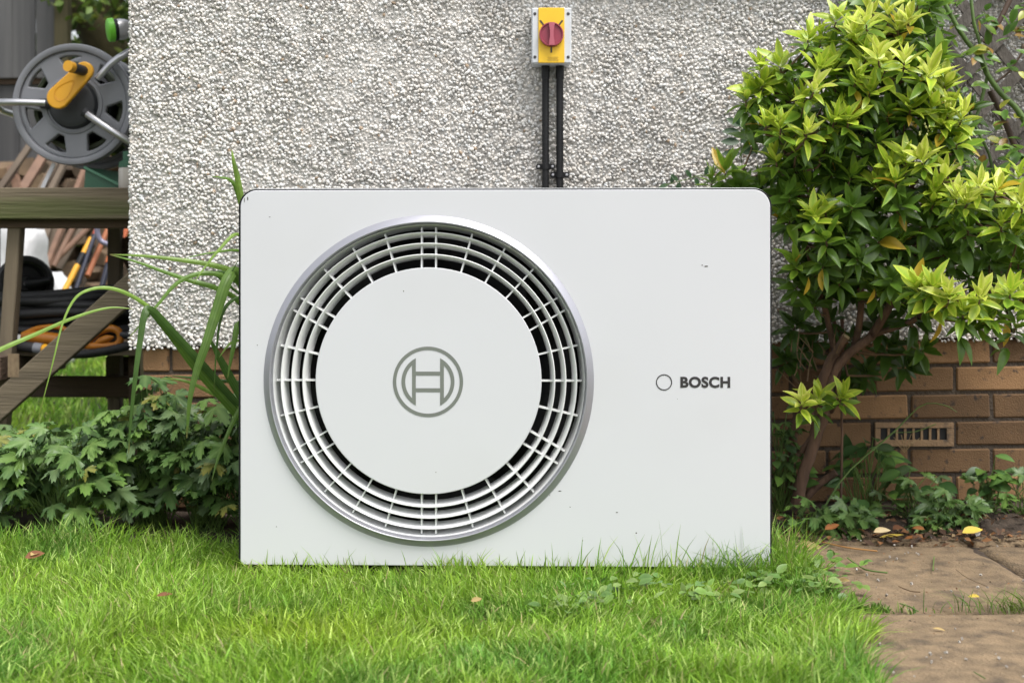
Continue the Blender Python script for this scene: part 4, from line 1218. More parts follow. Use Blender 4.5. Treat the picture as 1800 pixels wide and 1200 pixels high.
# crank: tapered flat arm with a dished face, spindle and knob
ca, cb = rq(116, 177, -.02), rq(161, 131, -.02)
ax = (cb - ca).normalized(); pr = Vector((-ax.z, 0, ax.x))
ol = []
for k in range(13):
    a = R(90 + 180 * k / 12); ol.append(ca + (ax * math.cos(a) + pr * math.sin(a)) * .036)
for k in range(13):
    a = R(-90 + 180 * k / 12); ol.append(cb + (ax * math.cos(a) + pr * math.sin(a)) * .029)
me = curve_mesh([[(p.x, p.z) for p in ol]], .010, .004); me.transform(Matrix.Translation((0, yq - .03, 0)))
crank = add('crank', smooth(me, 40), M_ORANGE, reel)
dish = []
for k in range(24):
    a = 2 * math.pi * k / 24
    c_ = ca.lerp(cb, .28)
    dish.append(c_ + ax * math.cos(a) * .042 + pr * math.sin(a) * (.020 - .010 * math.cos(a)))
m = MB(); n0 = len(dish)
m.v = [(p.x, yq - .0412, p.z) for p in dish] + [((p.x * .55 + ca.lerp(cb, .22).x * .45), yq - .0385, p.z * .55 + ca.lerp(cb, .22).z * .45) for p in dish]
m.f = [(k, (k + 1) % n0, n0 + (k + 1) % n0, n0 + k) for k in range(n0)] + [tuple(range(n0, 2 * n0))]
m.build('crank_dish', pm('yellow_crank_dish', (.74, .33, .01), (.70, .31, .01), 14, .45), crank, sm=50)
ka, kb = rq(160, 131, -.035), rq(146, 129, -.115)
m = MB(); m.tube([ka, ka.lerp(kb, .75)], .0165, 16); m.build('knob_collar', M_REELD, crank, sm=40)
m = MB(); m.tube([ka.lerp(kb, .70), ka.lerp(kb, .72), kb], [.015, .0175, .0175], 20); m.build('knob', M_ORANGE, crank, sm=40)

# spray gun, tray, can on the bench
sp = P(213, 52, 4.55)
spray = thing('spray_gun', 'silver and lime green spray nozzle head peeping past the wall corner above the reel', 'spray nozzle', sp)
Mz = Matrix.Rotation(R(-66), 3, 'Z') @ Matrix.Rotation(R(8), 3, 'X')
m = MB(); m.lathe(sp, [(.001, -.045), (.030, -.044), (.037, -.040), (.038, -.024), (.033, -.022)], 32, Mz); m.build('face_ring', M_LIME, spray, sm=40)
m = MB(); m.lathe(sp, [(.034, -.024), (.0345, -.014), (.033, -.010)], 32, Mz); m.build('seal_ring', M_BLACK, spray, sm=40)
m = MB(); m.lathe(sp, [(.0335, -.012), (.034, 0), (.030, .018), (.018, .038), (.012, .06), (.001, .061)], 32, Mz); m.build('head', M_METAL, spray, sm=60)
m = MB(); m.tube([sp + Vector((.03, .03, 0)), sp + Vector((.07, .06, -.10)), sp + Vector((.08, .08, -.22))], .014, 10); m.build('handle', M_METAL, spray, sm=60)
TZ = P(0, 331, D0).z
tp = P(180, 331, 4.62)
tray = thing('green_tray', 'dark green plastic tray under the hose reel', 'tray', (tp.x, tp.y, TZ))
m = MB()
xa_, xb_ = P(147, 0, 4.62).x, P(216, 0, 4.62).x
za_ = P(0, 293, 4.62).z
m.v = [(xa_, tp.y, TZ), (xb_, tp.y, TZ), (xb_, tp.y, TZ + .012), (xa_ + .006, tp.y, za_), (xa_ - .01, tp.y + .22, TZ), (xb_, tp.y + .22, TZ), (xb_, tp.y + .22, za_ - .01), (xa_, tp.y + .22, za_ - .004)]
m.f = [(0, 1, 2, 3), (4, 7, 6, 5), (0, 3, 7, 4), (1, 5, 6, 2), (0, 4, 5, 1), (3, 2, 6, 7)]
m.build('body', M_GREENP, tray, bevel=.003)
m = MB(); m.bar((xa_ + .003, tp.y - .004, za_ - .002), (xb_ - .002, tp.y - .004, TZ + .014), .008, .008); m.build('rim', pm('green_rim', (.07, .2, .12), (.06, .17, .1), 10, .45), tray)
cp_ = P(226, 331, 4.53)
can = thing('spray_can', 'pale labelled can with a green top at the wall corner on the workbench', 'can', (cp_.x, cp_.y, TZ))
m = MB(); m.lathe((0, 0, 0), [(.001, 0), (.030, 0), (.031, .002), (.031, .062), (.029, .066)], 28, Matrix.Rotation(R(90), 3, 'X') ); 
for i_ in range(len(m.v)): m.v[i_] = Vector((m.v[i_].x + cp_.x, m.v[i_].y + cp_.y, m.v[i_].z + TZ))
m.build('body', pm('can_label', (.5, .47, .43), (.32, .27, .22), 30, .5, stretch=(1, 1, .1)), can, sm=40)
m = MB(); m.lathe((0, 0, 0), [(.029, .066), (.0305, .067), (.030, .084), (.018, .09), (.018, .118), (.001, .12)], 28, Matrix.Rotation(R(90), 3, 'X'))
for i_ in range(len(m.v)): m.v[i_] = Vector((m.v[i_].x + cp_.x, m.v[i_].y + cp_.y, m.v[i_].z + TZ))
m.build('cap', M_GREENP, can, sm=40)

# ------------------------------------------------------------------ things on the bench shelf
coil = P(105, 600, 4.88)
hs_ = thing('coiled_hose', 'thick coil of black hose heaped on the bench shelf', 'hose', (coil.x, coil.y, SHZ))
pts = []
for k in range(9 * 36 + 1):
    t = k / 36; a = 2 * math.pi * t
    rx_ = .30 + .05 * math.sin(t * 2.1) ; ry_ = .19 + .03 * math.cos(t * 1.7)
    pts.append((coil.x + rx_ * math.cos(a) + .02 * math.sin(t * 3), coil.y + ry_ * math.sin(a), SHZ + .052 + .0148 * t + .012 * math.sin(a * 2 + t)))
m = MB(); m.tube(pts, .0155, 8); m.build('hose', M_RUBBER, hs_, sm=60)
he = thing('hose_end', 'black hose end with grey collar and yellow connector on the bench shelf', 'hose', P(60, 612, 4.60))
m = MB(); m.tube([P(-30, 602, 4.62), P(20, 606, 4.60), P(62, 611, 4.58)], .0165, 12); m.build('hose', M_RUBBER, he, sm=50)
m = MB(); m.tube([P(61, 611, 4.58), P(75, 613, 4.575)], .0175, 14); m.build('collar', M_REEL, he, sm=40)
m = MB(); m.tube([P(75, 613, 4.575), P(77, 613, 4.574), P(94, 616, 4.57)], [.013, .0165, .015], 14); m.build('connector', M_ORANGE, he, sm=40)
hl = thing('loose_hose', 'single black hose lying along the front edge of the bench shelf', 'hose', P(190, 618, 4.60))
m = MB(); m.tube(bez([P(110, 622, 4.62), P(150, 622, 4.56), P(190, 616, 4.56), P(232, 606, 4.58), P(270, 596, 4.62)], 14), .014, 10); m.build('hose', M_RUBBER, hl, sm=60)
M_TOOL = pm('orange_tool', (.52, .19, .015), (.42, .15, .012), 9, .45)
tool = thing('power_tool', 'orange handled garden power tool lying on the bench shelf', 'power tool', P(130, 600, 4.66))
m = MB(); m.tube(bez([P(38, 590, 4.66), P(60, 592, 4.66), P(95, 596, 4.66), P(130, 600, 4.66), P(160, 606, 4.66)], 14), [.012, .018, .021, .022, .022, .022, .021, .021, .020, .02, .02, .02, .018, .016, .012], 14); m.build('body', M_TOOL, tool, sm=60)
m = MB(); m.tube(bez([P(44, 586, 4.66), P(66, 577, 4.66), P(100, 574, 4.66), P(118, 582, 4.66), P(120, 596, 4.66)], 12), .0085, 10); m.build('handle', M_TOOL, tool, sm=60)
m = MB(); m.tube(bez([P(150, 606, 4.66), P(170, 586, 4.66), P(192, 577, 4.66), P(208, 582, 4.66), P(212, 596, 4.66), P(203, 607, 4.66), P(180, 608, 4.66), P(152, 608, 4.66)], 20), .0125, 10); m.build('handle', M_TOOL, tool, sm=60)
m = MB(); m.tube(bez([P(166, 604, 4.66), P(185, 596, 4.66), P(200, 592, 4.66)], 8), [.004, .008, .012, .013, .013, .012, .010, .007, .003], 10); m.build('trigger_guard', M_TOOL, tool, sm=60)
m = MB(); m.tube([P(212, 588, 4.66), P(236, 590, 4.66)], .013, 10); m.build('shaft', M_REELD, tool, sm=60)

# wheel, sacks and stored lengths behind the bench
wp = P(44, 498, 4.94)
wheel = thing('barrow_wheel', 'black rubber wheel with a moulded hub leaning behind the bench leg', 'wheel', wp)
Wm = Matrix.Rotation(R(26), 3, 'Z')
ws = 49 / FPX * 4.94
m = MB(); m.lathe(wp, [(ws * .72, -.012), (ws * .80, -.030), (ws * .93, -.030), (ws, -.012), (ws, .012), (ws * .93, .03), (ws * .80, .03), (ws * .72, .012)], 56, Wm, closed=True); m.build('tyre', M_RUBBER, wheel, sm=50)
m = MB(); m.lathe(wp, [(ws * .72, -.014), (ws * .66, -.010), (ws * .60, .004), (ws * .30, .002), (ws * .26, -.016), (.001, -.018)], 48, Wm); rim = m.build('rim', M_BLACK, wheel, sm=40)
m = MB(); m.lathe(wp, [(ws * .085, -.019), (ws * .07, -.024), (.001, -.024)], 16, Wm); m.build('axle_cap', M_METAL, rim, sm=40)
m = MB(); m.tube([wp + Vector((.02, -.02, 0)), P(70, 496, 4.90), P(92, 491, 4.87)], [.02, .016, .009], 10); m.build('axle_grip', M_BLACK, wheel, sm=40)
def lump(name, label, cat, c, s, mat, seed, box=.6, group=None):
    bm_ = bmesh.new(); bmesh.ops.create_icosphere(bm_, subdivisions=4, radius=1)
    r = random.Random(seed)
    ph = [r.uniform(0, 6) for _ in range(9)]
    for v in bm_.verts:
        p = v.co.normalized()
        q = Vector([math.copysign(abs(p[k]) ** box, p[k]) for k in range(3)])
        w_ = 1 + .07 * math.sin(5 * p.x + ph[0]) * math.sin(4 * p.z + ph[1]) + .06 * math.sin(9 * p.x + 7 * p.z + ph[2]) + .04 * abs(math.sin(11 * p.y + 13 * p.x + ph[3])) + .03 * math.sin(23 * p.x + 17 * p.z + ph[4])
        v.co = Vector((q.x * s[0] * w_, q.y * s[1] * w_, max(q.z, -.93) * s[2] * w_)) + Vector(c)
    me = bpy.data.meshes.new(name); bm_.to_mesh(me); bm_.free(); smooth(me)
    o = thing(name, label, cat, (c[0], c[1], c[2] - s[2] * .93), group)
    add('body', me, mat, o)
    return o
c_ = P(14, 470, 6.6)
o = lump('bulk_bag', 'large white woven bag standing behind the black wheel at the left edge', 'sack', (c_.x, c_.y, .52), (.155, .15, .385), M_SACK, 3, .45)
for dx in (-.05, .07):
    m = MB(); m.bar((c_.x + dx, c_.y - .165, .40), (c_.x + dx, c_.y - .16, .82), .010, .006); m.build('seam', M_SACK, o)
c_ = P(98, 520, 7.2)
o = lump('plastic_sack', 'crumpled white plastic sack right of the black wheel', 'sack', (c_.x, c_.y, .43), (.105, .10, .245), M_SACK, 8, .8)
m = MB(); m.tube([P(84, 500, 7.08), P(76, 512, 7.08), P(66, 530, 7.09)], [.010, .026, .034], 8); m.build('fold', M_SACK, o, sm=60)
lump('teal_tub', 'teal plastic tub at the left edge on the bench shelf', 'tub', tuple(P(-14, 548, 4.95)), (.05, .12, .055), M_TEAL, 5, .3)
def pole(name, label, cat, a, b_, r, mat, group=None, extra=None, flat_=None):
    o = thing(name, label, cat, b_ if b_.z < a.z else a, group)
    m = MB()
    if flat_: m.bar(a, b_, r * 2, flat_)
    else: m.tube([a, (a + b_) / 2, b_], r, 10)
    m.build('shaft', mat, o, sm=40)
    if extra:
        for nm, mt, t0, t1, rr_ in extra:
            m = MB(); m.tube([a.lerp(b_, t0), a.lerp(b_, t1)], rr_, 10); m.build(nm, mt, o, sm=40)
    return o
def ground_to(a, b_, z=.20):
    """carry the line a->b_ on downward to the ground"""
    t = (a.z - z) / (a.z - b_.z)
    return a.lerp(b_, t)
M_PINK = pm('pinkish_cane', (.20, .115, .075), (.14, .08, .052), 12, .7)
M_PLANK = pm('grey_plank', (.125, .095, .068), (.085, .062, .044), 6, .85, stretch=(1, 1, .2))
GP = 'lengths of timber leaning behind the bench'
a, b_ = P(172, 385, 7.5), P(76, 478, 7.35); pole('timber_length', 'pinkish brown rod, lowest of those leaning behind the bench', 'timber', a + (a - b_) * .25, b_ + (b_ - a) * .25, .016, M_PINK, GP)
a, b_ = P(136, 385, 7.5), P(108, 440, 7.4); pole('timber_length', 'short steep pinkish rod above the long leaning one behind the bench', 'timber', a + (a - b_) * .4, b_ + (b_ - a) * .5, .015, M_PINK, GP)
for i_, (x_a, y_a, x_b, y_b, w_, lab) in enumerate(((108, 385, 72, 468, .026, 'grey brown plank leaning just right of the white bulk bag'), (118, 385, 84, 466, .018, 'narrow plank leaning right of the wide grey one behind the bench'), (152, 388, 128, 430, .014, 'thin grey batten among the pinkish rods behind the bench'), (88, 385, 74, 420, .03, 'dark plank leaning closest to the white bulk bag'))):
    a, b_ = P(x_a, y_a, 7.7), P(x_b, y_b, 7.6); a2 = a + (a - b_) * .5; b2 = ground_to(a, b_) if i_ != 2 else b_ + (b_ - a)
    pole('timber_length', lab, 'timber', a2, b2, w_, M_PLANK, GP, flat_=.02)
GT = 'tool handles leaning behind the bench'
a, b_ = P(160, 420, 6.2), P(121, 496, 6.0); pole('tool_handle', 'yellow tool handle leaning behind the bench', 'tool', a, b_ + (b_ - a) * .2, .013, M_ORANGE, GT, (('ferrule', M_BLACK, .30, .52, .0138),))
a, b_ = P(169, 405, 6.2), P(133, 510, 6.0); pole('tool_handle', 'dark blue tool handle just right of the yellow one', 'tool', a, b_ + (b_ - a) * .3, .010, pm('navy_handle', (.018, .024, .05), (.014, .018, .04), 9, .5), GT, (('tip', pm('red_tip', (.5, .09, .04), (.45, .08, .04), 9, .5), 0, .06, .011),))
a, b_ = P(174, 420, 6.2), P(150, 490, 6.1); pole('tool_handle', 'wooden tool handle between two dark blue ones behind the bench', 'tool', a, b_ + (b_ - a) * .3, .009, M_PLANK, GT)
a, b_ = P(192, 458, 5.9), P(172, 530, 5.8); pole('tool_handle', 'navy tool shaft with an orange collar beside the rear bench leg', 'tool', a, b_ + (b_ - a) * .3, .012, MATS['navy_handle'], GT, (('collar', pm('orange_collar', (.6, .16, .04), (.55, .14, .04), 9, .5), -.06, .06, .015),))
a, b_ = P(231, 384, 5.8), P(215, 424, 5.7); pole('tool_handle', 'bright orange shaft at the house corner beneath the bench beam', 'tool', a + (a - b_) * .3, b_ + (b_ - a) * .6, .011, pm('orange_shaft', (.62, .14, .03), (.56, .12, .03), 9, .45), GT)
a, b_ = P(223, 386, 5.9), P(213, 430, 5.8); pole('tool_handle', 'navy shaft next to the bright orange one at the house corner', 'tool', a + (a - b_) * .3, b_ + (b_ - a) * .6, .009, MATS['navy_handle'], GT)
a, b_ = P(197, 386, 6.3), P(180, 425, 6.2); pole('tool_handle', 'dull orange shaft left of the rear bench leg', 'tool', a + (a - b_) * .3, b_ + (b_ - a) * 1.5, .012, pm('dull_orange', (.40, .13, .045), (.34, .11, .04), 9, .55), GT)
lt = thing('bent_tube', 'bent lilac grey metal tube hanging behind the bench', 'tube', P(175, 430, 6.1))
m = MB(); m.tube(bez([P(178, 386, 6.1), P(171, 398, 6.1), P(172, 414, 6.1), P(178, 424, 6.1), P(188, 429, 6.1), P(198, 432, 6.1)], 14), .012, 10); m.build('tube', pm('lilac_metal', (.26, .25, .34), (.22, .21, .29), 9, .4, metal=.3), lt, sm=60)

# ------------------------------------------------------------------ woodpile, fence, tree behind
rl_ = random.Random(31)
GL = 'split logs in the heap before the fence'
def log_mesh(seed, L, rad):
    r = random.Random(seed); m = MB()
    n_ = r.randint(5, 8); prof = [(rad * r.uniform(.7, 1.1), 2 * math.pi * k / n_ + r.uniform(-.2, .2)) for k in range(n_)]
    for y in (-L / 2, L / 2):
        for rr_, a in prof: m.v.append((rr_ * math.cos(a), y, rr_ * math.sin(a) * .8))
    for k in range(n_): m.f.append((k, (k + 1) % n_, n_ + (k + 1) % n_, n_ + k))
    m.f += [tuple(range(n_))[::-1], tuple(range(n_, 2 * n_))]
    me = m.mesh('log'); me.materials.append(M_LOG); return me
LGS = [log_mesh(k, .34, .075) for k in range(7)]
for row in range(11):
    for k in range(22):
        x = -4.0 + k * .13 + (row % 2) * .065; z = .27 + row * .104
        if rl_.random() < .08 or x > -1.75 or x < -3.6: continue
        y = 5.25 + row * .035 + rl_.uniform(-.07, .07)
        o = place('log', rl_.choice(LGS), Matrix.Translation((x + rl_.uniform(-.02, .02), y, z)) @ Matrix.Rotation(rl_.uniform(-.5, .5), 4, 'Z') @ Matrix.Rotation(rl_.uniform(0, 6.28), 4, 'Y') @ Matrix.Rotation(rl_.uniform(-.15, .15), 4, 'X'))
        tag(o, 'split firewood log in the brown heap below the grey fence', 'log', GL)
for i_, (x_a, y_a, x_b, y_b, r, lab) in enumerate(((50, 260, 4, 326, .016, 'leftmost grey brown stake leaning on the log heap above the bench'), (78, 272, 42, 330, .024, 'thick pale stake leaning on the log heap, second from left'), (100, 285, 75, 330, .018, 'brown stake on the log heap just behind the reel strut'), (112, 290, 92, 330, .015, 'grey stake leaning on the log heap below the reel'), (152, 290, 136, 331, .013, 'reddish stake leaning by the green tray'), (22, 300, 32, 330, .022, 'short pale split piece leaning the other way on the log heap'))):
    a, b_ = P(x_a, y_a, 8.1), P(x_b, y_b, 7.9)
    pole('stake', lab, 'timber', a + (a - b_) * .2, ground_to(a, b_, .5) if i_ != 5 else b_ + (b_ - a), r, M_PLANK if i_ not in (1, 4, 5) else M_PINK, 'stakes leaning on the log heap', flat_=.03)
DF = 9.0
fence = thing('fence', 'dark grey vertical board fence behind the bench and log heap', 'fence', P(60, 700, DF))
xe = P(112, 0, DF).x
bdm = []
for k in range(4):
    m = MB(); m.box((0, 0, 0), (.143, .018, 1.45)); me = m.mesh('board'); me.materials.append(M_FENCE); bdm.append(me)
k = 0
zr = P(0, 136, DF).z
x = xe - .1
while x > -8:
    place('board', random.choice(bdm), Matrix.Translation((x, DF - CAM_D + random.uniform(-.008, .008), zr + .72)) @ Matrix.Rotation(R(random.uniform(-.5, .5)), 4, 'Y'), fence)
    place('board', random.choice(bdm), Matrix.Translation((x + .03, DF - CAM_D + .04 + random.uniform(-.008, .008), zr - .76)) @ Matrix.Rotation(R(random.uniform(-.5, .5)), 4, 'Y'), fence)
    x -= .147
m = MB(); m.box(((xe - 8) / 2, DF - CAM_D + .035, zr - .012), (xe + 8, .03, .055)); m.build('rail', M_WOODD, fence)
m = MB(); m.box((xe + .005, DF - CAM_D - .03, 1.6), (.085, .09, 3.2)); m.build('post', M_FPOST, fence, bevel=.004)
# boundary seen right of the fence: hedge and an old leaning tree
TL = [leaf_mesh('tree_leaf_%d' % k, 1, .55, .2, .1, c1, c2, M_TREE, n=3, seed=400 + k) for k, (c1, c2) in enumerate((((.07, .12, .025), (.08, .13, .03)), ((.11, .18, .03), (.125, .20, .035)), ((.20, .25, .045), (.23, .28, .05)), ((.045, .075, .02), (.05, .085, .022))))]
tree = thing('leaning_tree', 'old mossy tree leaning over the fence behind the hose reel', 'tree', (-2.05, 6.6, 0))
m = MB(); m.tube(bez([(-1.9, 6.6, -.05), (-2.05, 6.6, 1.1), P(206, 110, 9.7), P(165, 50, 9.7), P(128, -10, 9.7), P(100, -90, 9.7)], 22), [.17 - .085 * k / 22 for k in range(23)], 12); m.build('trunk', pm('mossy_bark', (.12, .095, .045), (.07, .065, .028), 9, .9, bump=.8, bscale=25), tree, sm=60)
m = MB(); m.tube(bez([P(165, 50, 9.7), P(215, -20, 9.7), P(290, -120, 9.7)], 10), [.07 - .04 * k / 10 for k in range(11)], 9); m.build('limb', MATS['mossy_bark'], tree, sm=60)
it = []
rt = random.Random(77)
for k in range(9000):
    px, py, d_ = rt.uniform(60, 420), rt.uniform(-330, 120), rt.uniform(8.5, 11.5)
    # gaps where the sky shows
    g = vn(px, py, .035, 3) * .6 + vn(px, py, .09, 8) * .4
    lim = .62 if (140 < px < 232 and py < 40) else .85
    if px < 125: lim = .44
    if px < 125 and py > 28: continue
    if py > 40 and d_ < 9.3: continue
    if 122 < px < 150 and py > 20: lim = .95
    if py > 60 and px < 200: lim = .35
    if g > lim: continue
    it.append((rt.choice(TL), frame(P(px, py, d_), Vector((rt.uniform(-1, 1), rt.uniform(-1, 1), rt.uniform(-1, .4))), Vector((0, -.4, 1)), rt.uniform(-1, 1), rt.uniform(.05, .10))))
o = join_leaves('crown', it, M_TREE, tree); o['kind'] = 'stuff'
hedge = thing('hedge', 'dark hedge beyond the fence end behind the hose reel', 'hedge', P(200, 700, 10.5))
it = []
for k in range(15000):
    x = rt.uniform(-4.4, .8); y = rt.uniform(7.2, 8.6); z = rt.uniform(0, 2.62) * (1 - .1 * rt.random())
    it.append((rt.choice(TL), frame((x, y, z), Vector((rt.uniform(-1, 1), rt.uniform(-1, .5), rt.uniform(-.6, .6))), Vector((0, -.6, 1)), rt.uniform(-1, 1), rt.uniform(.07, .12))))
o = join_leaves('foliage', it, M_TREE, hedge); o['kind'] = 'stuff'
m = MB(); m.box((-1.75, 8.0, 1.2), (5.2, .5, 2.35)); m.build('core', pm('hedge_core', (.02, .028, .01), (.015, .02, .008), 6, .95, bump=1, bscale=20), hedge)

# ------------------------------------------------------------------ grass
def grass(name, X, Y, H, W, lean, bend, c, z0=0.0, parent=None):
    n = len(X)
    rg = np.random.default_rng(len(X))
    th = rg.uniform(0, 2 * math.pi, n)
    lx_, ly_ = lean
    dx = np.cos(th) * bend + lx_; dy = np.sin(th) * bend + ly_
    fa = rg.uniform(0, math.pi, n)
    wx, wy = np.cos(fa), np.sin(fa)
    z0 = z0 + np.zeros(n)
    V = np.zeros((n, 7, 3)); Cc = np.zeros((n, 7, 3))
    tt = (0, .38, .72, 1.0)
    for k, t in enumerate(tt):
        s = H * t
        cx_ = X + dx * H * t ** 1.8; cy_ = Y + dy * H * t ** 1.8
        cz_ = z0 + s * (1 - .35 * np.clip(np.hypot(dx, dy), 0, 1.6) * t)
        ww = W * (.75, 1.0, .75, 0)[k] * .5
        sh_ = (.72, .92, 1.05, 1.15)[k]
        if k < 3:
            V[:, 2 * k] = np.stack([cx_ - wx * ww, cy_ - wy * ww, cz_], -1)
            V[:, 2 * k + 1] = np.stack([cx_ + wx * ww, cy_ + wy * ww, cz_], -1)
            Cc[:, 2 * k] = c; Cc[:, 2 * k + 1] = c * 1.06
        else:
            V[:, 6] = np.stack([cx_, cy_, cz_], -1); Cc[:, 6] = c * 1.05
    b_ = np.arange(n)[:, None] * 7
    Q = (b_[:, None, :] + np.array([[0, 1, 3, 2], [2, 3, 5, 4]])[None]).reshape(-1, 4)
    T = (b_[:, None, :] + np.array([[4, 5, 6]])[None]).reshape(-1, 3)
    me = np_mesh(name, V.reshape(-1, 3), Q, T, Cc.reshape(-1, 3))
    o = add(name, me, M_GRASS, parent)
    o['kind'] = 'stuff'
    return o
def grass_col(X, Y, rg):
    n = len(X)
    A = np.array([.165, .345, .032]); B = np.array([.325, .485, .055]); Cg = np.array([.09, .245, .04]); D = np.array([.42, .56, .15])
    u = np.clip(vn(X, Y, 4.5, 1) * .5 + vn(X, Y, 13, 6) * .35 + rg.uniform(-.3, .3, n) + .08, 0, 1)[:, None]
    c = A * (1 - u) + B * u
    v = np.clip((vn(X, Y, 6, 12) - .45) * 3 + rg.uniform(-.3, .3, n), 0, 1)[:, None]
    c = c * (1 - v * .6) + Cg * v * .6
    pal = (rg.random(n) < .16)
    c[pal] = D
    straw = rg.random(n) < .035
    c[straw] = np.array([.46, .40, .19])
    yp = np.exp(-(((X + .38) / .22) ** 2 + ((Y + .55) / .12) ** 2))[:, None]      # yellow-green patch
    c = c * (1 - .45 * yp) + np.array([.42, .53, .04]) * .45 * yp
    return c * rg.uniform(.55, 1.2, n)[:, None]
rg = np.random.default_rng(21)
def edge(y):
    return np.interp(y, [-1.2, -.75, -.5, -.25, .05, .25, .42], [.57, .60, .645, .675, .655, .61, .57])
n = 136000
X = rg.uniform(-2.1, .74, n); Y = rg.uniform(-1.05, .50, n)
wob = (vn(X, Y, 9, 20) - .5) * .09
inside = X < edge(Y) + wob - .01
under = (X > -.60) & (X < .575) & (Y > .012)                  # below the unit
under |= (X > .575) & (Y > .36)
bedl = (Y > .31 + .10 * (vn(X, X, 5) - .5)) & (X > -1.9)
keep = inside & ~under & ~bedl
# keep what the camera or a step aside could see, thin the rest
d_ = Y + CAM_D
keep &= np.abs(X) < .42 * d_ + .55
X, Y = X[keep], Y[keep]
h = .030 + .026 * vn(X, Y, 5, 2) + .016 * vn(X, Y, 17, 3)
h *= rg.uniform(.55, 1.25, len(X))
nearu = np.exp(-np.clip(-Y, 0, 1) / .07) * (np.abs(X) < .64)
h *= 1 + nearu * (.25 + .75 * np.clip((X - .15) / .3, 0, 1) * 1.0)
left = (X < -.60) & (Y > -.05)
h = np.where(left, h * (1.1 + .55 * np.clip((Y - .05) / .25, 0, 1)), h)
edg = np.exp(-np.abs(X - edge(Y)) / .06)
h *= 1 + .35 * edg
W_ = rg.uniform(.0018, .0042, len(X))
la = vn(X, Y, 2.6, 30) * 6.28 * 1.6
lean = (np.cos(la) * .25 + edg * .25 + rg.normal(0, .28, len(X)), np.sin(la) * .2 - .10 - .15 * nearu + rg.normal(0, .22, len(X)))
bend = rg.uniform(.1, .8, len(X))
o = grass('lawn_grass', X, Y, h, W_, lean, bend, grass_col(X, Y, rg)); tag(o, 'mown green lawn in front of the heat pump', 'grass', kind='stuff')
# long blades against the panel foot and left of it
n = 210
X = np.concatenate([rg.uniform(-.57, .10, 54), rg.normal(-.125, .028, 40), rg.uniform(.10, .60, 96), rg.uniform(.56, .66, 20)])
Y = rg.uniform(-.065, -.022, n); Y[-20:] = rg.uniform(-.08, .2, 20)
h = rg.uniform(.05, .125, n) * np.where(X > .15, rg.uniform(.85, 1.5, n), rg.uniform(.75, 1.0, n))
o = grass('long_grass', X, Y, h, rg.uniform(.002, .0038, n), (rg.uniform(-.35, .45, n), np.full(n, -.06)), rg.uniform(0, .28, n), grass_col(X, Y, rg) * .9); tag(o, 'long uncut grass blades against the foot of the heat pump', 'grass', kind='stuff')
# lawn beyond the house corner
n = 60000
X = rg.uniform(-3.4, -.7, n); Y = rg.uniform(.75, 5.4, n)
keep = (X < XC - .02) & (X > -.46 * (Y + CAM_D) - .2) & (rg.random(n) < np.interp(Y, [.7, 2, 5.4], [1, .7, .45]))
X, Y = X[keep], Y[keep]
o = grass('back_lawn_grass', X, Y, rg.uniform(.03, .07, len(X)), rg.uniform(.003, .006, len(X)) * np.interp(Y, [.7, 5.4], [1, 2.2]), (np.full(len(X), .1), np.full(len(X), -.1)), rg.uniform(.1, .7, len(X)), grass_col(X, Y, rg), back_z(Y)); tag(o, 'green lawn beneath and behind the workbench', 'grass', kind='stuff')
# tufts in the paving joints
tb_ = thing('grass_tuft', 'tuft of flattened grass in the paving joint at the right edge', 'grass tuft', P(1770, 1082, 2.80))
n = 230
X = np.clip(rg.normal(1.02, .075, n), .80, 1.3); Y = -.315 + rg.normal(0, .012, n)
grass('blades', X, Y, rg.uniform(.025, .07, n), rg.uniform(.0014, .0026, n), (rg.uniform(-1.3, .5, n), rg.uniform(-.6, .7, n)), rg.uniform(.3, 1.0, n), grass_col(X, Y, rg) * .55, .012, tb_)
me_ = tb_.children[0]
n = 120
tb2 = thing('joint_moss', 'small green moss and grass along the slab joint by the lawn edge', 'moss', P(1560, 1085, 2.80))
X = .66 + np.abs(rg.normal(0, .06, n)); Y = -.318 + rg.normal(0, .012, n)
grass('blades', X, Y, rg.uniform(.008, .025, n), rg.uniform(.0025, .005, n), (rg.uniform(-.4, .4, n), rg.uniform(-.3, .3, n)), rg.uniform(.1, .6, n), grass_col(X, Y, rg) * .6, .012, tb2)
tb3 = thing('grass_tuft', 'thin grass tuft growing beside the big fallen leaf on the paving', 'grass tuft', P(1420, 955, 3.45))
n = 70
p_ = P(1420, 962, 3.46)
X = p_.x + rg.normal(0, .015, n); Y = p_.y + rg.normal(0, .01, n)
grass('blades', X, Y, rg.uniform(.02, .05, n), rg.uniform(.001, .002, n), (rg.uniform(-.4, .4, n), rg.uniform(-.3, .3, n)), rg.uniform(.1, .5, n), grass_col(X, Y, rg) * .6, .012, tb3)
# broad-leaved weeds in the lawn
it = []
rw = random.Random(13)
BW = [leaf_mesh('lawn_weed_%d' % k, 1, .62, .2, .2, c1, c2, M_LOBE, n=4, seed=500 + k) for k, (c1, c2) in enumerate((((.16, .29, .05), (.2, .34, .07)), ((.11, .22, .05), (.15, .27, .07)), ((.2, .3, .08), (.25, .36, .1))))]
for (px, py, n_) in ((1255, 1075, 22), (1330, 1050, 26), (1400, 1040, 26), (1450, 1060, 16), (1060, 1085, 20), (1100, 1055, 12), (1010, 1100, 12), (1385, 1015, 16), (1470, 1020, 10)):
    d_ = 1675 / (py - 485)
    for k in range(int(n_ * 1.5)):
        p = P(px, py, d_) + Vector((rw.gauss(0, .045), rw.gauss(0, .035), rw.uniform(.026, .048)))
        it.append((rw.choice(BW), frame(p, Vector((rw.uniform(-1, 1), rw.uniform(-1, .6), rw.uniform(-.1, .5))), Vector((0, -.3, 1)), rw.uniform(-.4, .4), rw.uniform(.016, .034))))
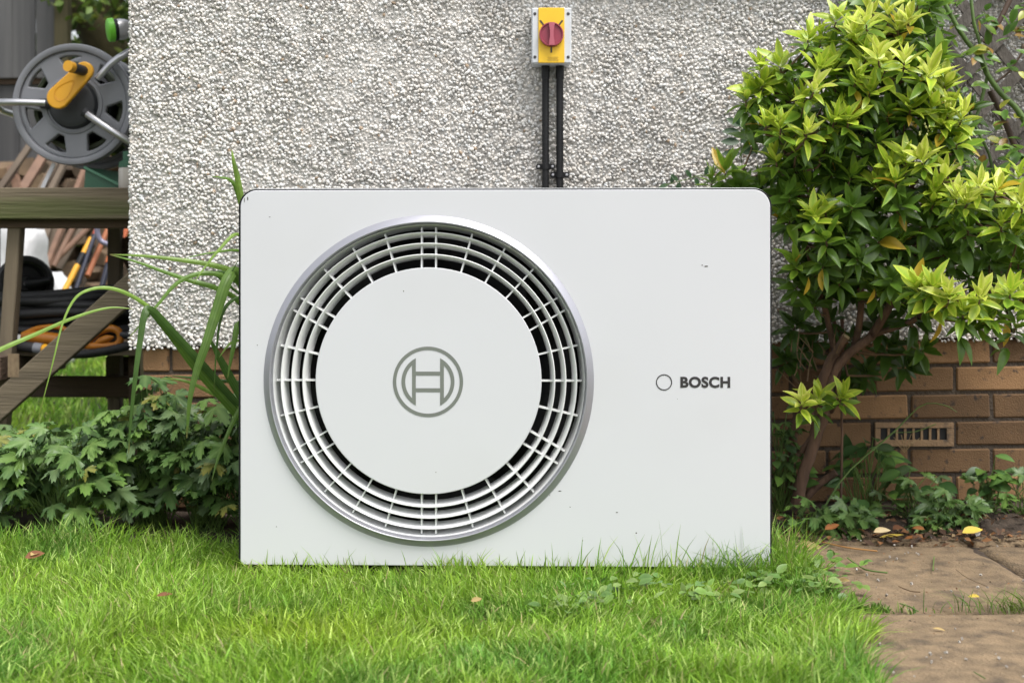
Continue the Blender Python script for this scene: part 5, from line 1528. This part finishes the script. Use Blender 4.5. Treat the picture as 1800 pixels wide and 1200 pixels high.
o = join_leaves('lawn_weeds', it, M_LOBE, None); tag(o, 'small broad leaved weeds scattered in the lawn', 'weeds', kind='stuff')

# ------------------------------------------------------------------ litter on soil and paving
FC = {'tan': ((.48, .36, .16), (.40, .28, .11)), 'yellow': ((.62, .45, .07), (.56, .42, .10)), 'brown': ((.20, .09, .045), (.16, .07, .035)), 'orange': ((.30, .125, .04), (.22, .085, .03)), 'pale': ((.62, .50, .30), (.52, .40, .22))}
def fallen(px, py, kind, s, yaw, label, zoff=.016, tilt=.25, broad=.5, maple=False, seed=0):
    z = zoff
    d_ = (CAM_Z - z) * FPX / (py - HORIZON)
    p = P(px, py, d_)
    if maple:
        me = lobed_mesh('dry_maple', seed, *FC[kind], lobes=((0, 1), (55, .9), (-55, .9), (110, .7), (-110, .7)), width=22)
    else:
        me = leaf_mesh('dry_leaf', 1, broad, .35, random.uniform(-.1, .25), *FC[kind], M_DRY, seed=seed + 600)
    me.materials.clear(); me.materials.append(M_DRY)
    a = R(yaw)
    o = place('fallen_leaf', me, frame(p, Vector((math.cos(a), math.sin(a), tilt * .3)), Vector((random.uniform(-.2, .2), -tilt, 1)), 0, s))
    return tag(o, label, 'leaf', 'fallen leaves')
SZ = .045
fallen(1432, 955, 'tan', .082, 200, 'large pale tan fallen leaf on the paving beside the heat pump corner', .024, .3, maple=True, seed=1)
fallen(1536, 935, 'pale', .045, 10, 'pale tan oval fallen leaf on the soil edge', SZ, .5, seed=2)
fallen(1570, 930, 'brown', .045, 30, 'red brown fallen leaf beside the pale oval one', SZ, .5, seed=3)
fallen(1546, 944, 'yellow', .060, -8, 'narrow yellow fallen leaf just below the pale oval one', .026, .2, .3, seed=4)
fallen(1692, 936, 'yellow', .056, 12, 'broad yellow fallen leaf lying alone at the right of the soil bed', .04, .55, .5, seed=5)
fallen(1590, 946, 'orange', .034, -15, 'small orange brown fallen leaf right of the narrow yellow one', .026, .4, .45, seed=6)
fallen(1488, 918, 'yellow', .045, 60, 'upright yellow fallen leaf at the foot of the low weed', SZ, .9, .4, seed=7)
fallen(1510, 912, 'yellow', .05, 5, 'thin yellow fallen leaf lying on the soil right of the shrub trunk', SZ + .01, .4, .25, seed=8)
fallen(1702, 1048, 'yellow', .028, 300, 'small yellow leaf standing on the middle paving slab', .030, .9, .45, seed=9)
fallen(44, 980, 'brown', .042, 20, 'curled brown leaf on the lawn at the far left', .055, .7, .6, seed=10)
fallen(54, 976, 'tan', .03, 60, 'tan leaf fragment touching the curled brown leaf on the left lawn', .06, .7, .6, seed=11)
fallen(828, 1056, 'tan', .022, 10, 'small tan leaf in the lawn below the fan grille', .04, .6, .6, seed=12)
fallen(275, 1047, 'brown', .032, 15, 'brown leaf half sunk in the lawn left of centre', .045, .5, .4, seed=13)
fallen(1450, 930, 'orange', .042, 20, 'curled orange leaf on the soil behind the big tan leaf', SZ, .7, .5, seed=14)
fallen(1625, 930, 'orange', .03, 160, 'rusty leaf on the soil under the pale low weed', SZ, .7, .5, seed=15)
fallen(1395, 985, 'orange', .03, 20, 'rust brown leaf in the grass at the heat pump right corner', .03, .6, .5, seed=16)
fallen(1640, 1104, 'tan', .022, 340, 'tiny tan leaf on the nearest paving slab', .020, .2, .4, seed=17)
fallen(1468, 1020, 'tan', .035, 320, 'pale brown leaf scrap at the lawn edge on the middle slab', .02, .3, .5, seed=18)
fe = P(1716, 957, 3.5); fe.z = .03
o = place('feather', leaf_mesh('feather', 1, .6, .3, .2, (.7, .7, .72), (.6, .6, .65), M_DRY, seed=900), frame(fe, Vector((.4, .2, .8)), Vector((0, -1, .5)), 0, .022))
tag(o, 'small white feather on the paving below the soil bed', 'feather')
for (pts, mt, rad, lab) in (([(1490, 980), (1520, 1000), (1560, 1006)], M_STEM, .0018, 'bent green stalk lying on the middle slab'), ([(1642, 978), (1640, 1002)], M_STEM, .0013, 'short green stalk on the middle slab pointing at the camera'), ([(1445, 952), (1490, 962), (1542, 968)], pm('straw_stalk', (.42, .22, .07), (.36, .18, .06), 10, .6), .0018, 'orange straw stalk along the upper slab joint'), ([(1580, 1030), (1600, 1038), (1618, 1040)], M_TWIG, .0012, 'thin dark twig on the middle slab'), ([(1582, 1060), (1600, 1066), (1614, 1074)], M_STEM, .0015, 'green stalk near the lower edge of the middle slab'), ([(1680, 1000), (1700, 1015), (1735, 1030)], M_TWIG, .0006, 'hair thin dark stalk right of centre on the middle slab'), ([(1712, 1180), (1722, 1186), (1732, 1192)], M_STEM, .001, 'tiny green stalk on the nearest slab')):
    c_ = []
    for px, py in pts:
        d_ = (CAM_Z - .022) * FPX / (py - HORIZON); c_.append(P(px, py, d_))
    o = thing('stalk', lab, 'stalk', c_[0], 'stalks lying on the paving')
    m = MB(); m.tube(bez(c_, 6) if len(c_) > 2 else c_, rad, 6); m.build('stem', mt, o, sm=60)
# crumbs of leaf and bark
it = []
LT = [leaf_mesh('litter_%d' % k, 1, .6, .3, .2, c1, c1, M_DRY, n=2, seed=700 + k) for k, c1 in enumerate(((.10, .06, .04), (.15, .08, .045), (.07, .045, .03), (.25, .18, .10), (.05, .035, .025), (.26, .125, .055)))]
for k in range(1300):
    x = rw.uniform(.58, 2.0); y = .36 + abs(rw.gauss(0, .13))
    if rw.random() < .14: y = rw.uniform(-.6, .4); x = rw.uniform(.72, 1.5)
    if y > .8: continue
    z = (.05 if y > .5 else (.024 if y > .4 else .022)) + rw.uniform(0, .006) - (.02 if .40 > y and y > .385 else 0)
    big = y > .36
    it.append((rw.choice(LT), frame((x, y, z), Vector((rw.uniform(-1, 1), rw.uniform(-1, 1), rw.uniform(-.2, .5))), Vector((0, -.3, 1)), rw.uniform(-.6, .6), rw.uniform(.008, .03) if big else rw.uniform(.003, .008))))
o = join_leaves('leaf_litter', it, M_DRY, None); tag(o, 'brown crumbs of leaf and bark over the soil bed and paving', 'leaf litter', kind='stuff')
# grit
gm = MB()
for k in range(160):
    x = rw.uniform(.62, 1.6); y = rw.uniform(-.8, .45); s_ = rw.uniform(.0012, .004)
    gm.box((x, y, .019), (s_ * 1.4, s_, s_), Euler((rw.uniform(0, 3), rw.uniform(0, 3), rw.uniform(0, 3))).to_matrix())
o = gm.build('grit', pm('grit_stone', (.45, .42, .38), (.2, .17, .14), 90, .8), None); tag(o, 'specks of pale grit on the paving slabs', 'grit', kind='stuff')
